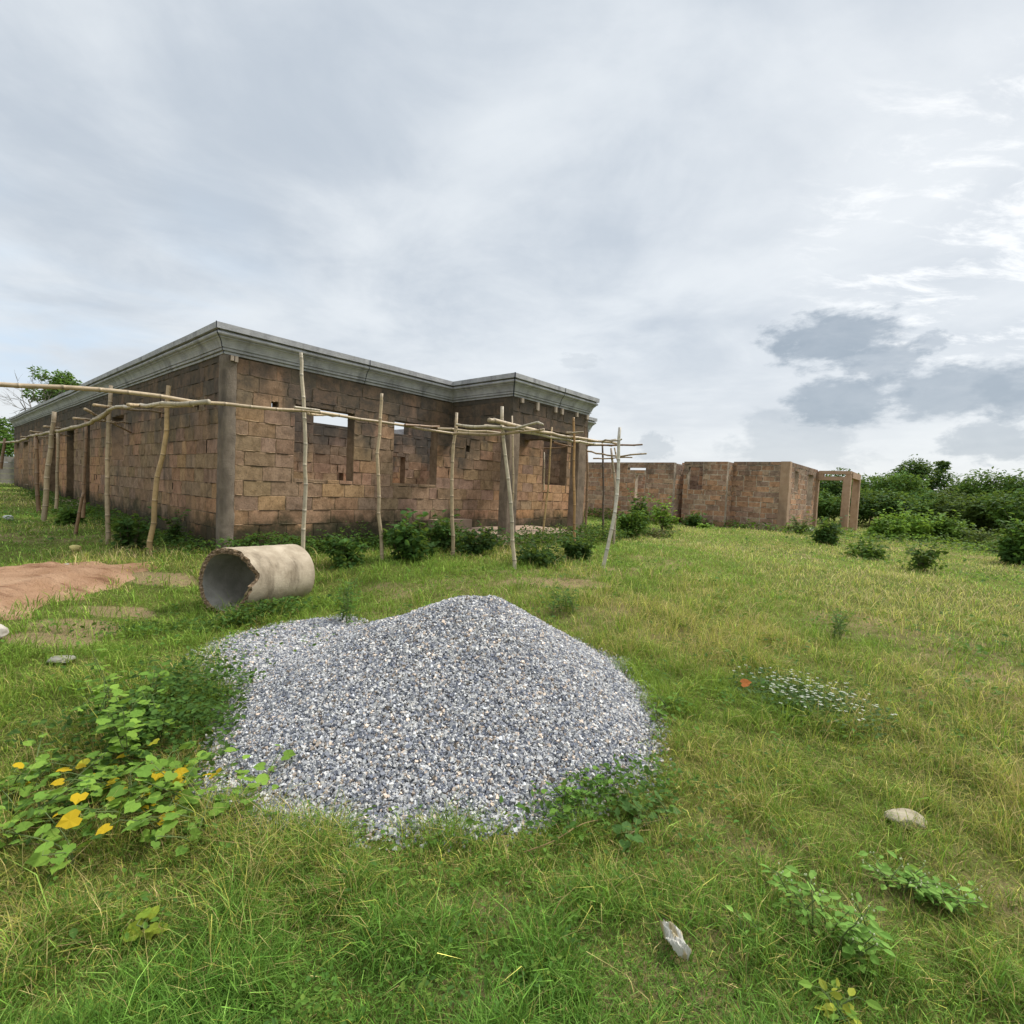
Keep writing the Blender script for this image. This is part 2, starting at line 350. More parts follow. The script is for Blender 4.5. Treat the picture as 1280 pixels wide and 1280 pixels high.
def block_wall(mb, p0, d, nrm, length, z0, z1, holes=(), th=.23, faces=(1, 1), seed=1, bl=.46, bh=.238, mort=(.235, .165, .105), zbase=0.5, col=block_colour, plain=(), gain=1.0, gap=1.0):
    rg = np.random.default_rng(seed); p0 = np.array(p0, float)
    W = lambda s, z, n: p0 + s * d + np.array([0, 0, z]) + n * nrm
    ss = sorted({0, length, *[x for h in holes for x in h[:2] if 0 < x < length]}); zz = sorted({z0, z1, *[x for h in holes for x in h[2:] if z0 < x < z1]})
    solid = {}
    for i in range(len(ss) - 1):
        for j in range(len(zz) - 1):
            cs, cz = (ss[i] + ss[i + 1]) / 2, (zz[j] + zz[j + 1]) / 2
            solid[i, j] = not any(h[0] < cs < h[1] and h[2] < cz < h[3] for h in holes)
    mc = np.array(mort) * gain
    for (i, j), ok in solid.items():
        if not ok: continue
        a, b, c, e = ss[i], ss[i + 1], zz[j], zz[j + 1]
        mb.add([W(a, c, 0), W(b, c, 0), W(b, e, 0), W(a, e, 0)], [(0, 1, 2, 3)], mc)
        mb.add([W(a, c, -th), W(b, c, -th), W(b, e, -th), W(a, e, -th)], [(3, 2, 1, 0)], mc)
        for di, dj, q in ((-1, 0, (a, c, a, e)), (1, 0, (b, c, b, e)), (0, -1, (a, c, b, c)), (0, 1, (a, e, b, e))):
            if not solid.get((i + di, j + dj), False):
                mb.add([W(q[0], q[1], 0), W(q[2], q[3], 0), W(q[2], q[3], -th), W(q[0], q[1], -th)], [(0, 1, 2, 3)], mc * rg.uniform(.8, 1.1))
    k = 0; z = z0
    while z < z1 - .02:
        h = bh * rg.uniform(.97, 1.03); zt = min(z + h, z1)
        for side in (0, 1):
            if not faces[side]: continue
            s = -rg.random() * .1 - (bl / 2 if k % 2 else 0)
            while s < length:
                w = bl * rg.uniform(.93, 1.07); 
                if rg.random() < .12: w *= .5
                a, b = max(s, 0), min(s + w, length); s += w
                if b - a < .05: continue
                c = col(rg, (a + b) / 2, (z + zt) / 2, z1, zbase) * gain
                for (x0, x1, y0, y1) in rect_sub((a, b, z, zt), list(holes) + list(plain)):
                    m_ = rg.uniform(.001, .009) * gap; m2 = rg.uniform(.001, .008) * gap
                    x0 += m_ if x0 > 0 else 0; x1 -= m_ if x1 < length else 0; y0 += m2; y1 -= m2 * (y1 < z1)
                    if x1 - x0 < .03 or y1 - y0 < .03: continue
                    off = rg.uniform(.0015, .0055) / gap; bv = min(.006, (y1 - y0) * .2)
                    J = rg.uniform(-.003, .003, (4, 2)); J2 = rg.uniform(-.004, .004, (4,))
                    o = [(x0, y0), (x1, y0), (x1, y1), (x0, y1)]; n_ = [(x0 + bv, y0 + bv), (x1 - bv, y0 + bv), (x1 - bv, y1 - bv), (x0 + bv, y1 - bv)]
                    sg = 1 if side == 0 else -1; bn = 0 if side == 0 else -th
                    V = [W(o[t][0], o[t][1], bn) for t in range(4)] + [W(n_[t][0] + J[t][0], n_[t][1] + J[t][1], bn + sg * max(.002, off + J2[t])) for t in range(4)]
                    mb.add(V, [(4, 5, 6, 7), (0, 1, 5, 4), (1, 2, 6, 5), (2, 3, 7, 6), (3, 0, 4, 7)], c)
                    for hz in (0, 1):                # mortar squeezed out of the joints, or joints raked open
                        kind = rg.random()
                        if kind > (.70 if hz == 0 else .42): continue
                        m = 7; tt = np.linspace(0, 1, m); f0, f1 = sorted(rg.uniform(0, 1, 2)); f0 *= .5; f1 = 1 - (1 - f1) * .5
                        pr = rg.uniform(.010, .017) if kind < .38 else rg.uniform(.0125, .0155)
                        mcol = (c * .45 + np.array((.40, .29, .18)) * gain * .55) if kind < .38 else np.array((.045, .033, .024)); wdt = .011 if kind < .38 else .0055
                        e1 = rg.uniform(.5, 1.35, m) * wdt; e2 = rg.uniform(.5, 1.35, m) * wdt; dr = np.cumsum(rg.normal(0, .001, m)); e1[0] = e2[0] = e1[-1] = e2[-1] = .001
                        VV = []
                        for q in range(m):
                            t_ = f0 + (f1 - f0) * tt[q]
                            if hz == 0: a_, b_ = (x0 + (x1 - x0) * t_, y0 + dr[q] - e1[q]), (x0 + (x1 - x0) * t_, y0 + dr[q] + e2[q])
                            else: a_, b_ = (x0 + dr[q] - e1[q], y0 + (y1 - y0) * t_), (x0 + dr[q] + e2[q], y0 + (y1 - y0) * t_)
                            VV += [W(a_[0], a_[1], bn + sg * .001), W((a_[0] + b_[0]) / 2, (a_[1] + b_[1]) / 2, bn + sg * pr), W(b_[0], b_[1], bn + sg * .001)]
                        mb.add(VV, [(3 * q + k_, 3 * q + k_ + 1, 3 * q + k_ + 4, 3 * q + k_ + 3) for q in range(m - 1) for k_ in (0, 1)], mcol)
        z = zt; k += 1

ZB, ZT = EYE + S, EYE + 1.2244 * S          # underside and top of the cornice
LU, LV = 10.4, 26.1; PU1, PU2, PV = 4.728, 7.544, 1.783
house = thing('unfinished_house', 'long unroofed block bungalow with grey moulded cornice around its top', 'house', H(0, 0, .3))
TW = .23
WIN = (1.55, 2.81)
front_holes = [(1.13, 2.27, *WIN), (3.18, 4.33, *WIN), (8.15, 9.3, 1.7, 2.93), (6.0, 6.0001, 5, 6), (.73, .84, 2.70, 2.80), (5.2, 5.32, 2.35, 2.5)]
mb = MB(); block_wall(mb, H(.18, 0, 0), UA, -VA, LU - .18, .05, ZB + .3, [(a - .18, b - .18, c, d) for a, b, c, d in front_holes], seed=3)
mb.build('wall', M_BLOCK, house)
side_holes = [(5.8, 6.9, 1.79, 2.82), (9.31, 9.80, .562, 2.78), (11.5, 12.65, .562, 2.7), (14.6, 15.9, .562, 2.7), (18.2, 19.5, .75, 2.6), (21.3, 22.7, .75, 2.6), (24.2, 25.2, 1.5, 2.6), (1.05, 1.13, 2.62, 2.7), (3.1, 3.2, 2.6, 2.69)]
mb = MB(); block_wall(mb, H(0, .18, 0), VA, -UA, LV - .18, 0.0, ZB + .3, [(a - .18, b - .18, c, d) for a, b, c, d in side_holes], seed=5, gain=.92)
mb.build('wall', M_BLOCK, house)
# veranda recess behind the long side
mb = MB(); block_wall(mb, H(1.5, 8.6, 0), VA, -UA, 8.2, .4, ZB, [(.9, 1.85, .4, 2.6), (3.6, 4.9, .4, 2.6), (6.2, 7.2, 1.5, 2.6)], seed=8); mb.build('wall', M_BLOCK, house)
for k, vv in enumerate((9.2, 16.31)):
    mb = MB(); block_wall(mb, H(.24, vv + (.1 if k == 0 else -.1), 0), UA, VA if k == 0 else -VA, 1.25, .2, ZB, (), .2, seed=9 + k); mb.build('wall', M_BLOCK, house)
mb = MB(); mb.box((.25, 9.4, 2.86), (1.48, 16.1, 2.96), ax=(UA, VA, ZA), org=HC); mb.build('veranda_shade_slab', M_SLAB, house)  # added slab, out of sight under the cornice, keeps the veranda openings dark
mb = MB(); mb.box((-.25, 9.32, .05), (-.02, 16.19, .56), ax=(UA, VA, ZA), org=HC); mb.build('step', M_SLAB, house)
mb = MB(); mb.box((.24, 9.32, .05), (1.5, 16.19, .56), ax=(UA, VA, ZA), org=HC); mb.build('veranda_floor', M_SLAB, house)
# other outer walls and inner partitions
mb = MB(); block_wall(mb, H(LU, .24, 0), VA, UA, LV - .5, .1, ZB + .3, [(2, 3.2, *WIN), (6, 7.2, *WIN), (10, 11, .6, 2.7), (15, 16.2, *WIN), (20, 21.2, *WIN)], seed=12); mb.build('wall', M_BLOCK, house)
mb = MB(); block_wall(mb, H(.24, LV, 0), UA, VA, LU - .5, .1, ZB + .3, [(2, 3.2, *WIN), (6.5, 7.7, *WIN)], seed=13); mb.build('wall', M_BLOCK, house)
mb = MB(); block_wall(mb, H(.24, 3.7, 0), UA, -VA, 9.9, .3, 2.98, [(on_v(488, 590, 3.7) - HC) @ UA - .24, 0, .3, 2.35] and [((on_v(486, 590, 3.7) - HC) @ UA - .24, (on_v(506, 590, 3.7) - HC) @ UA - .24, .3, 2.32), ((on_v(421, 595, 3.7) - HC) @ UA - .24, (on_v(429, 595, 3.7) - HC) @ UA - .24, 1.5, 1.75)], seed=14); mb.build('wall', M_BLOCK, house)
mb = MB(); block_wall(mb, H(7.6, .24, 0), VA, -UA, 3.2, .3, 2.9, [(1.2, 2.1, .3, 2.4)], seed=15); mb.build('wall', M_BLOCK, house)
mb = MB(); block_wall(mb, H(5.2, 3.95, 0), VA, -UA, 21.5, .3, 2.9, [(2, 2.9, .3, 2.4), (8, 8.9, .3, 2.4), (14, 14.9, .3, 2.4)], seed=16); mb.build('wall', M_BLOCK, house)
for k, vv in enumerate((8.6, 17)):
    mb = MB(); block_wall(mb, H(.24, vv, 0), UA, -VA, 4.7, .3, 2.9, [(2, 2.9, .3, 2.4)] if k else (), seed=17 + k); mb.build('wall', M_BLOCK, house)
mb = MB(); mb.box((.3, .3, .0), (LU - .3, LV - .3, .45), ax=(UA, VA, ZA), org=HC); mb.build('floor_slab', M_SLAB, house)
ug_ = (on_v(511, 530, 3.7) - HC) @ UA
mb = MB(); block_wall(mb, H(ug_, 3.7, 2.984), UA, -VA, 9.9 - ug_, 0, .34, (), .23, seed=21); mb.build('wall', M_BLOCK, house)
ua_, ub_ = [(on_v(q, 560, 3.2) - HC) @ UA for q in (352, 391)]; zz_ = on_v(380, 511, 3.2)[2]
mb = MB(); block_wall(mb, H(ua_, 3.2, 0), UA, -VA, ub_ - ua_, .3, zz_, (), .2, seed=19); mb.build('wall', M_BLOCK, house)
# corner column, cast a little proud of the blocks
mb = MB()
zs = np.linspace(0.0, ZB, 16); rg = np.random.default_rng(2)
def column(mb, u0, u1, v0, v1, z0, z1, n=14, seed=1, jit=.008, col=(1, 1, 1)):
    rg = np.random.default_rng(seed); rings = []
    for z in np.linspace(z0, z1, n):
        b = .018
        for (a, c) in ((u0 + b, v0), (u1 - b, v0), (u1, v0 + b), (u1, v1 - b), (u1 - b, v1), (u0 + b, v1), (u0, v1 - b), (u0, v0 + b)):
            rings.append(H(a + rg.uniform(-jit, jit), c + rg.uniform(-jit, jit), z))
    F = [(i * 8 + j, i * 8 + (j + 1) % 8, (i + 1) * 8 + (j + 1) % 8, (i + 1) * 8 + j) for i in range(n - 1) for j in range(8)] + [tuple(range(8))[::-1], tuple((n - 1) * 8 + j for j in range(8))]
    mb.add(rings, F, col)
column(mb, -.014, .19, -.014, .19, 0, ZB + .002, 30, 2, .006); mb.build('corner_column', M_COLM, house, smooth=True)
# lintels over the windows
for (a, b) in ((1.13, 2.27), (3.18, 4.33)):
    pass
# the porch: corner pillars, beams, raised floor
for k, (pu, pv) in enumerate(((PU1 + .12, -PV + .12), (PU2 - .17, -PV + .12))):
    mb = MB(); w = .165 if k == 0 else .17
    column(mb, pu - w, pu + w, pv - w + .05, pv + w - .05, .1, 2.86, 16, 20 + k, .006, (1.15, 1.05, .98)); mb.build('pillar', M_COLM, house)
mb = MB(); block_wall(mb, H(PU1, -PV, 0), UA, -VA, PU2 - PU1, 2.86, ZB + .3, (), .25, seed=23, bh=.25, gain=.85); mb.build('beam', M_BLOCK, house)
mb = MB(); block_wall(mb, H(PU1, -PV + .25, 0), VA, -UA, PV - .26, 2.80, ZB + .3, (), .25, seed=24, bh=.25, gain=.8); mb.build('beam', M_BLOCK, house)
mb = MB(); block_wall(mb, H(PU2, -PV + .25, 0), VA, UA, PV - .26, 2.84, ZB + .3, (), .25, seed=25, bh=.25); mb.build('beam', M_BLOCK, house)
mb = MB(); mb.box((PU1 - .25, -PV - .05, .1), (PU2 + .05, -.02, .585), ax=(UA, VA, ZA), org=HC); mb.build('porch_floor', M_SLAB, house)
mb = MB(); mb.box((PU1 - .6, -.32, .1), (PU1 + .45, -.02, .80), (.75, .75, .75), ax=(UA, VA, ZA), org=HC); mb.build('step', M_SLAB, house)
# moulded cornice swept round the outline
hh = ZT - ZB
prof = [(0, 0), (.024, 0), (.024, .034), (.008, .036), (.008, .046), (.048, .047), (.05, .078), (.034, .081), (.036, .092), (.056, .094), (.060, .118), (.070, .15), (.086, .183), (.105, .208), (.126, .222), (.126, .232), (.114, .234), (.128, .238), (.150, .248), (.162, .265), (.162, .282), (.150, .300), (.130, .308), (.112, .310), (.112, .324), (.18, .326), (.18, hh), (-.26, hh), (-.26, 0)]
path = [(0, LV), (0, 0), (PU1, 0), (PU1, -PV), (PU2, -PV), (PU2, 0), (LU, 0), (LU, LV), (0, LV)]
def nseg(a, b):
    d = np.array(b) - np.array(a); d = d / np.linalg.norm(d); return np.array([-d[1], d[0]]) * -1 if False else np.array([d[1], -d[0]])
nrm = [nseg(path[i], path[i + 1]) for i in range(len(path) - 1)]
sgn = 1 if nrm[0] @ np.array([-1, 0]) > 0 else -1
nrm = [n * sgn for n in nrm]
def sweep(seg, s0, s1, extra=0.0, pf=prof):
    """one straight run of cornice along path segment seg from miter to miter"""
    a, b = np.array(path[seg], float), np.array(path[seg + 1], float); n = nrm[seg]
    pn = nrm[seg - 1] if seg > 0 else nrm[-1]; nn = nrm[(seg + 1) % len(nrm)]
    return a, b, n, pn, nn
for sgi in range(len(path) - 1):
    a, b, n, pn, nn = sweep(sgi, 0, 1)
    if sgi == len(path) - 2 or sgi == 6: samt = 0
    mb = MB(); L = np.linalg.norm(b - a); K = max(2, int(L / 1.2)); rg = np.random.default_rng(60 + sgi)
    V = []
    for k in range(K + 1):
        t = k / K; wob = rg.uniform(-.009, .009) if 0 < k < K else 0
        for (o, z) in prof:
            pa = a + n * o + pn * o; pb = b + n * o + nn * o
            p = pa * (1 - t) + pb * t; V.append(H(p[0], p[1], ZB + .003 + z + wob))
    m = len(prof); F = [(i * m + j, i * m + (j + 1) % m, (i + 1) * m + (j + 1) % m, (i + 1) * m + j) for i in range(K) for j in range(m)]
    mb.add(V, F); mb.build('cornice', M_CORN, house)
# dark filler lines at the joints of the precast cornice
def joint(p, dirs, w=.02):
    mb = MB(); V = []; P = prof[:-2]
    for sgn_ in (-1, 1):
        for (o, z) in P:
            q = np.array(p) + dirs[0] * (o + .004) + dirs[1] * (o + .004) * (len(dirs) > 1 and dirs[1] is not None) if len(dirs) > 1 else np.array(p) + dirs[0] * (o + .004)
            t = np.array([dirs[0][1], -dirs[0][0]]) if len(dirs) == 1 else (dirs[0] - dirs[1]) * .707
            q = q + t * w * sgn_
            V.append(H(q[0], q[1], ZB + .003 + z + (.004 if z >= hh - .001 else 0)))
    m = len(P); mb.add(V, [(j, j + 1, m + j + 1, m + j) for j in range(m - 1)], (.045, .05, .07)); mb.build('cornice_joint', M_DARK, house)
joint((0, 0), (nrm[0], nrm[1]), .008); joint((PU1, -PV), (nrm[2], nrm[3]), .012)
for uu in (2.45,): joint((uu, 0), (nrm[1],), .008)
joint((PU1 + 1.55, -PV), (nrm[3],), .012)
for vv in (6.2, 12.4, 18.8): joint((0, vv), (nrm[0],), .006)
# timber stubs left under the cornice
def stub(u, v, z, w, h, du=UA):
    mb = MB(); o = H(u, v, z); mb.box((-w / 2, -.035, -h), (w / 2, .01, 0), (.42, .34, .27), ax=(UA, VA, ZA), org=o); return mb.build('timber_stub', M_WOOD, house)
o = H(.10, -.02, ZB - .004)
stub(.10, -.016, ZB - .004, .045, .08); stub(.16, -.016, ZB - .004, .045, .09)
for i, (uu, h_) in enumerate(((4.98, .09), (5.5, .17), (6.15, .12), (6.4, .13), (7.0, .10), (7.45, .1))): stub(uu, -PV - .018, ZB - .004, .07, h_)

# ------------------------------------------------------------------ second house
house2 = thing('unfinished_house', 'low roofless shell of paler laterite blocks standing across the lawn', 'house', H(18.5, -3.9, .3))
def col2(rg, s, z, top, base):
    pal = [(.38, .25, .17), (.43, .265, .165), (.35, .24, .175), (.41, .305, .215), (.34, .245, .185), (.45, .28, .175)]
    return np.array(pal[int(rg.random() * 6)]) * (.86 + .36 * rg.random()) * np.array((1.08, 1.0, .96))
kw = dict(col=col2, mort=(.54, .44, .335), bh=.205, gap=2.6)
UC, UB, UAA = 18.5, 17.75, 17.25
mb = MB(); block_wall(mb, H(UC, -3.9 + .3, 0), VA, -UA, 1.75, .0, 3.05, [], seed=31, **kw); mb.build('wall', M_BLOCK2, house2)
mb = MB(); block_wall(mb, H(UB, -1.85, 0), VA, -UA, 1.75, .0, 3.0, [(.95, 1.55, 1.85, 2.78)], seed=32, **kw); mb.build('wall', M_BLOCK2, house2)
mb = MB(); block_wall(mb, H(UB + .24, -1.85, 0), UA, -VA, UC - UB, .0, 3.0, [], seed=33, **kw); mb.build('wall', M_BLOCK2, house2)
mb = MB(); block_wall(mb, H(UAA, .12, 0), VA, -UA, 12.5, .0, 2.93, [(1.25, 1.7, 1.4, 2.4), (1.25, 2.1, 2.60, 2.70), (7, 8, 1.4, 2.6)], seed=34, **kw); mb.build('wall', M_BLOCK2, house2)
mb = MB(); block_wall(mb, H(UAA + .24, .12, 0), UA, -VA, .9, .0, 2.9, [], seed=35, **kw); mb.build('wall', M_BLOCK2, house2)
mb = MB(); block_wall(mb, H(UC + .35, -3.9, 0), UA, -VA, 5.2, .0, 3.05, [(.62, 1.25, 1.95, 2.75), (3.1, 4.2, 1.4, 2.75)], seed=36, **kw); mb.build('wall', M_BLOCK2, house2)
mb = MB(); block_wall(mb, H(23.9, -3.6, 0), VA, UA, 14, .0, 2.72, [(2, 3, .2, 2.4), (8, 9.2, 1.4, 2.6)], seed=37, **kw); mb.build('wall', M_BLOCK2, house2)
mb = MB(); block_wall(mb, H(UC + .3, 12.4, 0), UA, VA, 5.2, .0, 2.9, [(2, 3.2, 1.4, 2.6)], seed=38, **kw); mb.build('wall', M_BLOCK2, house2)
mb = MB(); block_wall(mb, H(18.5, -2.0, 0), VA, -UA, 2.3, .0, 3.0, [], seed=46, **kw); mb.build('wall', M_BLOCK2, house2)
mb = MB(); block_wall(mb, H(20.6, -3.6, 0), VA, -UA, 15, .0, 2.5, [(3, 4, .2, 2.3), (9, 10, .2, 2.3)], seed=39, **kw); mb.build('wall', M_BLOCK2, house2)
M_COL2 = concrete_mat('pale_column', (.36, .23, .145), (.43, .29, .195), (.16, .105, .07), 2, .6)
mb = MB(); column(mb, UC - .02, UC + .34, -3.92, -3.59, 0, 3.06, 14, 40, .008); mb.build('corner_column', M_COL2, house2)
mb = MB(); column(mb, 23.75, 24.05, -4.0, -3.7, 0, 2.98, 14, 41, .008); mb.build('pillar', M_COL2, house2)
for k, (a, b) in enumerate(((23.78, -5.1), (26.4, -5.15))):
    mb = MB(); column(mb, a - .16, a + .16, b - .15, b + .15, 0, 2.70, 14, 42 + k, .008); mb.build('pillar', M_COL2, house2)
mb = MB(); mb.box((23.63, -4.95, 2.58), (23.93, -4.01, 2.70), ax=(UA, VA, ZA), org=HC); mb.box((23.63, -5.25, 2.703), (23.93, -4.01, 2.745), ax=(UA, VA, ZA), org=HC); mb.box((23.63, -5.25, 2.86), (23.93, -4.01, 3.0), ax=(UA, VA, ZA), org=HC)
for vv in (-5.24, -4.2): mb.box((23.64, vv, 2.745), (23.92, vv + .2, 2.86), ax=(UA, VA, ZA), org=HC)
mb.build('beam', M_COL2, house2)
mb = MB(); mb.box((23.94, -5.29, 2.703), (26.55, -5.02, 2.98), ax=(UA, VA, ZA), org=HC); mb.build('beam', M_COL2, house2)

# ------------------------------------------------------------------ boundary wall far behind the long side
bw = thing('boundary_wall', 'grey boundary wall of stacked concrete slabs beyond the end of the bungalow', 'wall', H(-12, 28.6, .5))
mb = MB(); rg = np.random.default_rng(4)
z = .2
for k in range(6):
    h_ = .3
    for s0 in np.arange(-26, 3.5, 2.4):
        mb.box((s0 + .01, 28.6 + rg.uniform(-.01, .01), z + .006), (s0 + 2.39, 28.72, z + h_ - .006), np.array((1, 1, 1)) * rg.uniform(.75, 1.15), ax=(UA, VA, ZA), org=HC)
    z += h_
mb.build('slab_course', M_WALLGREY, bw)
for s0 in np.arange(-26, 3.6, 2.4):
    mb = MB(); mb.box((s0 - .09, 28.5, .2), (s0 + .09, 28.78, 2.05), (.9, .9, .9), ax=(UA, VA, ZA), org=HC); mb.build('post', M_WALLGREY, bw)

# ------------------------------------------------------------------ bamboo scaffolds
def bamboo(mb, pts, r=.032, col=(.43, .33, .20), seed=1, taper=.8, step=.32):
    rg = np.random.default_rng(seed); pts = np.asarray(pts, float)
    seg = np.linalg.norm(np.diff(pts, axis=0), axis=1); cum = np.concatenate([[0], np.cumsum(seg)]); L = cum[-1]
    ts = []; rs = []; cs = []; t = 0; col = np.array(col)
    marks = [0.0]; x = rg.uniform(.1, step)
    while x < L - .06:
        marks.append(x); x += step * rg.uniform(.8, 1.2)
    A = []
    for m in marks:
        for dt, rr, cc in ((-.03, 1, 1), (-.012, 1.04, .9), (-.002, 1.12, .55), (.008, 1.1, .62), (.014, .98, 1.12), (.035, 1, 1.0)):
            if 0 <= m + dt <= L: A.append((m + dt, rr, cc))
    A += [(0, 1, 1), (L, 1, .8)]
    A = sorted(set(A)); 
    P = []; 
    wob = rg.uniform(-.013, .013, (len(marks) + 2, 3)); mk = np.array(marks + [L])
    for (tt, rr, cc) in A:
        p = np.array([np.interp(tt, cum, pts[:, k]) for k in range(3)]); w = np.array([np.interp(tt, mk, wob[:len(mk), k]) for k in range(3)])
        P.append(p + w * (1 if 0.1 < tt < L - .1 else .3)); rs.append(.9 * r * rr * (1 - (1 - taper) * tt / L)); cs.append(np.clip(col * cc * (1 + .12 * math.sin(tt * 3 + seed)), 0, 1))
    mb.tube(P, np.array(rs), 8, np.array(cs))
STRAW = (.42, .32, .20); PALE = (.46, .39, .28); ORANGE = (.40, .23, .09); BROWN = (.26, .16, .09); DARKB = (.12, .085, .06)
def smooth(pts, n=10):
    pts = np.asarray(pts, float)
    if len(pts) < 3: return pts
    out = []; P = np.vstack([2 * pts[0] - pts[1], pts, 2 * pts[-1] - pts[-2]])
    for i in range(1, len(P) - 2):
        for t in np.linspace(0, 1, n, endpoint=False):
            a, b, c, d = P[i - 1:i + 3]; out.append(.5 * (2 * b + (c - a) * t + (2 * a - 5 * b + 4 * c - d) * t * t + (3 * b - a - 3 * c + d) * t ** 3))
    out.append(pts[-1]); return np.array(out)
PN = [0]
def upright(parent, pix, r=.03, col=STRAW, depth=None, lean=0.0):
    """pix: foot first; the foot's depth comes from the ground, the pole leans by `lean` m in depth"""
    f = on_ground(*pix[0]); d0 = (f - CAM) @ F0
    if depth: d0 = depth
    pts = [at(x, y, d0 + lean * k / max(1, len(pix) - 1)) for k, (x, y) in enumerate(pix)]
    pts[0] = pts[0] - np.array([0, 0, .12])
    PN[0] += 1; mb = MB(); bamboo(mb, smooth(pts, 6), r, col, PN[0]); mb.build('upright_pole', M_BAMBOO, parent, smooth=True); return d0
def pole(parent, name, pts, r=.026, col=STRAW, taper=.75):
    PN[0] += 1; mb = MB(); bamboo(mb, smooth(pts, 6), r, col, PN[0] + 100, taper); return mb.build(name, M_BAMBOO, parent, smooth=True)

sf = thing('bamboo_scaffold', 'scaffold of pale bamboo poles in front of the two window openings', 'scaffold', H(1.5, -1.5, .37))
for pix, r, c, dep in (([(379, 702), (381, 560), (376, 441)], .036, PALE, 7.45), ([(478, 697), (472, 590), (477, 492)], .034, STRAW, 8.0), ([(567, 691), (564, 600), (571, 516)], .036, STRAW, 8.75)):
    upright(sf, pix, r, c, dep)
FV = -1.47
def onf(px, py, v=FV): return on_v(px, py, v)
pole(sf, 'ledger_pole', [onf(-30, 479), onf(140, 489), onf(262, 504), onf(380, 514), onf(476, 528), onf(572, 543)], .027, STRAW, .85)
pole(sf, 'ledger_pole', [onf(368, 509, -1.55), onf(400, 513, -1.55)], .022, PALE)
pole(sf, 'ledger_pole', [onf(506, 531, -1.52), onf(549, 533, -1.52)], .026, BROWN)
pole(sf, 'ledger_pole', [onf(547, 536, -1.55), onf(626, 541, -2.3)], .028, STRAW)
pole(sf, 'cross_pole', [on_v(385, 517, -1.5), on_v(436, 521, -.03)], .022, STRAW)

sl = thing('bamboo_scaffold', 'scaffold of crooked bamboo poles along the long shaded side of the bungalow', 'scaffold', H(-1, 3, .38))
for pix, r, c, dep in (([(187, 692), (196, 600), (207, 545), (211, 482)], .043, (.42, .29, .14), None), ([(135, 680), (134, 590), (139, 482)], .040, STRAW, None), ([(54, 652), (60, 585), (68, 515)], .055, STRAW, None),
                     ([(93, 668), (100, 640), (104, 616)], .032, BROWN, None), ([(104, 640), (106, 580), (107, 522)], .035, BROWN, 10.0), ([(70, 632), (72, 580), (72, 540)], .04, STRAW, 12.5), ([(48, 645), (46, 590), (45, 545)], .05, BROWN, 12.6), ([(1, 582), (6, 548)], .05, BROWN, 17)):
    upright(sl, pix, r, c, dep)
LU_ = -1.15
def onl(px, py, u=LU_): return on_u(px, py, u)
pole(sl, 'ledger_pole', [onl(261, 502, -.95), onl(205, 505), onl(165, 508), onl(140, 511), onl(112, 529)], .03, PALE)
pole(sl, 'ledger_pole', [onl(136, 514), onl(108, 530), onl(80, 537), onl(62, 541), onl(40, 545), onl(20, 552), onl(-20, 554)], .036, STRAW, .9)
pole(sl, 'ledger_pole', [onl(240, 507, -1.0), onl(160, 508, -1.0)], .022, STRAW)
for (a, b) in (((117, 506), (206, 516)), ((92, 523), (160, 529)), ((106, 511), (164, 541)), ((55, 533), (94, 537)), ((38, 539), (88, 545)), ((27, 546), (70, 547)), ((160, 506), (246, 508))):
    pole(sl, 'cross_pole', [on_u(a[0], a[1], -1.35), on_u(b[0], b[1], -.03)], .024, STRAW)

sp = thing('bamboo_scaffold', 'tangled bamboo scaffold of thin poles around the porch pillars', 'scaffold', H(5, -3, .4))
for pix, r, c, dep in (([(644, 711), (637, 620), (630, 560), (628, 508)], .034, PALE, None), ([(718, 691), (718, 600), (717, 522)], .028, ORANGE, 9.5),
                     ([(751, 710), (766, 660), (772, 600), (775, 534)], .034, (.56, .51, .42), None), ([(767, 682), (769, 620), (764, 560)], .034, (.42, .33, .24), 11.5), ([(754, 672), (754, 610), (753, 553)], .03, DARKB, 12.3),
                     ([(678, 669), (686, 600), (690, 534)], .022, (.42, .28, .12), 10.7), ([(732, 668), (734, 600), (734, 562)], .034, BROWN, 12.0), ([(640, 520 + 140), (641, 600), (640, 520)], .02, STRAW, 9.2), ([(680, 606), (680, 565)], .02, STRAW, 11.2)):
    upright(sp, pix, r, c, dep)
d1, d2 = 7.4, 9.6
def A(*a): return [at(x, y, d) for x, y, d in a]
for p, r, c in ((A((611, 525, 7.2), (650, 534, 7.9), (700, 544, 9.2), (773, 555, 10.8)), .036, STRAW), (A((626, 534, 7.6), (660, 541, 8.3), (720, 552, 9.8), (765, 557, 11.2)), .03, PALE),
                (A((571, 531, 8.6), (630, 536, 7.5), (668, 529, 7.2), (679, 531, 7.1)), .026, PALE), (A((566, 542, 8.7), (625, 543, 7.7), (680, 537, 7.2)), .026, STRAW), (A((582, 533, 8.2), (627, 534, 7.5)), .03, PALE), (A((606, 532, 8), (655, 537, 7.3)), .024, STRAW),
                (A((708, 541, 9.4), (729, 540, 9.2)), .022, STRAW), (A((733, 557, 11.2), (803, 556, 9.6)), .024, BROWN), (A((734, 564, 11.8), (770, 570, 10.4), (808, 567, 9.4)), .022, STRAW), (A((742, 573, 11.8), (790, 572, 10)), .018, STRAW),
                (A((693, 553, 11), (718, 559, 10.4)), .026, BROWN), (A((680, 560, 11), (716, 558, 10)), .02, BROWN), (A((763, 551, 11.2), (777, 549, 9.2)), .02, PALE), (A((731, 552, 11.5), (775, 550, 8.6)), .024, PALE), (A((768, 560, 8.9), (774, 585, 8.7)), .016, STRAW)):
    pole(sp, 'ledger_pole', p, r, c)

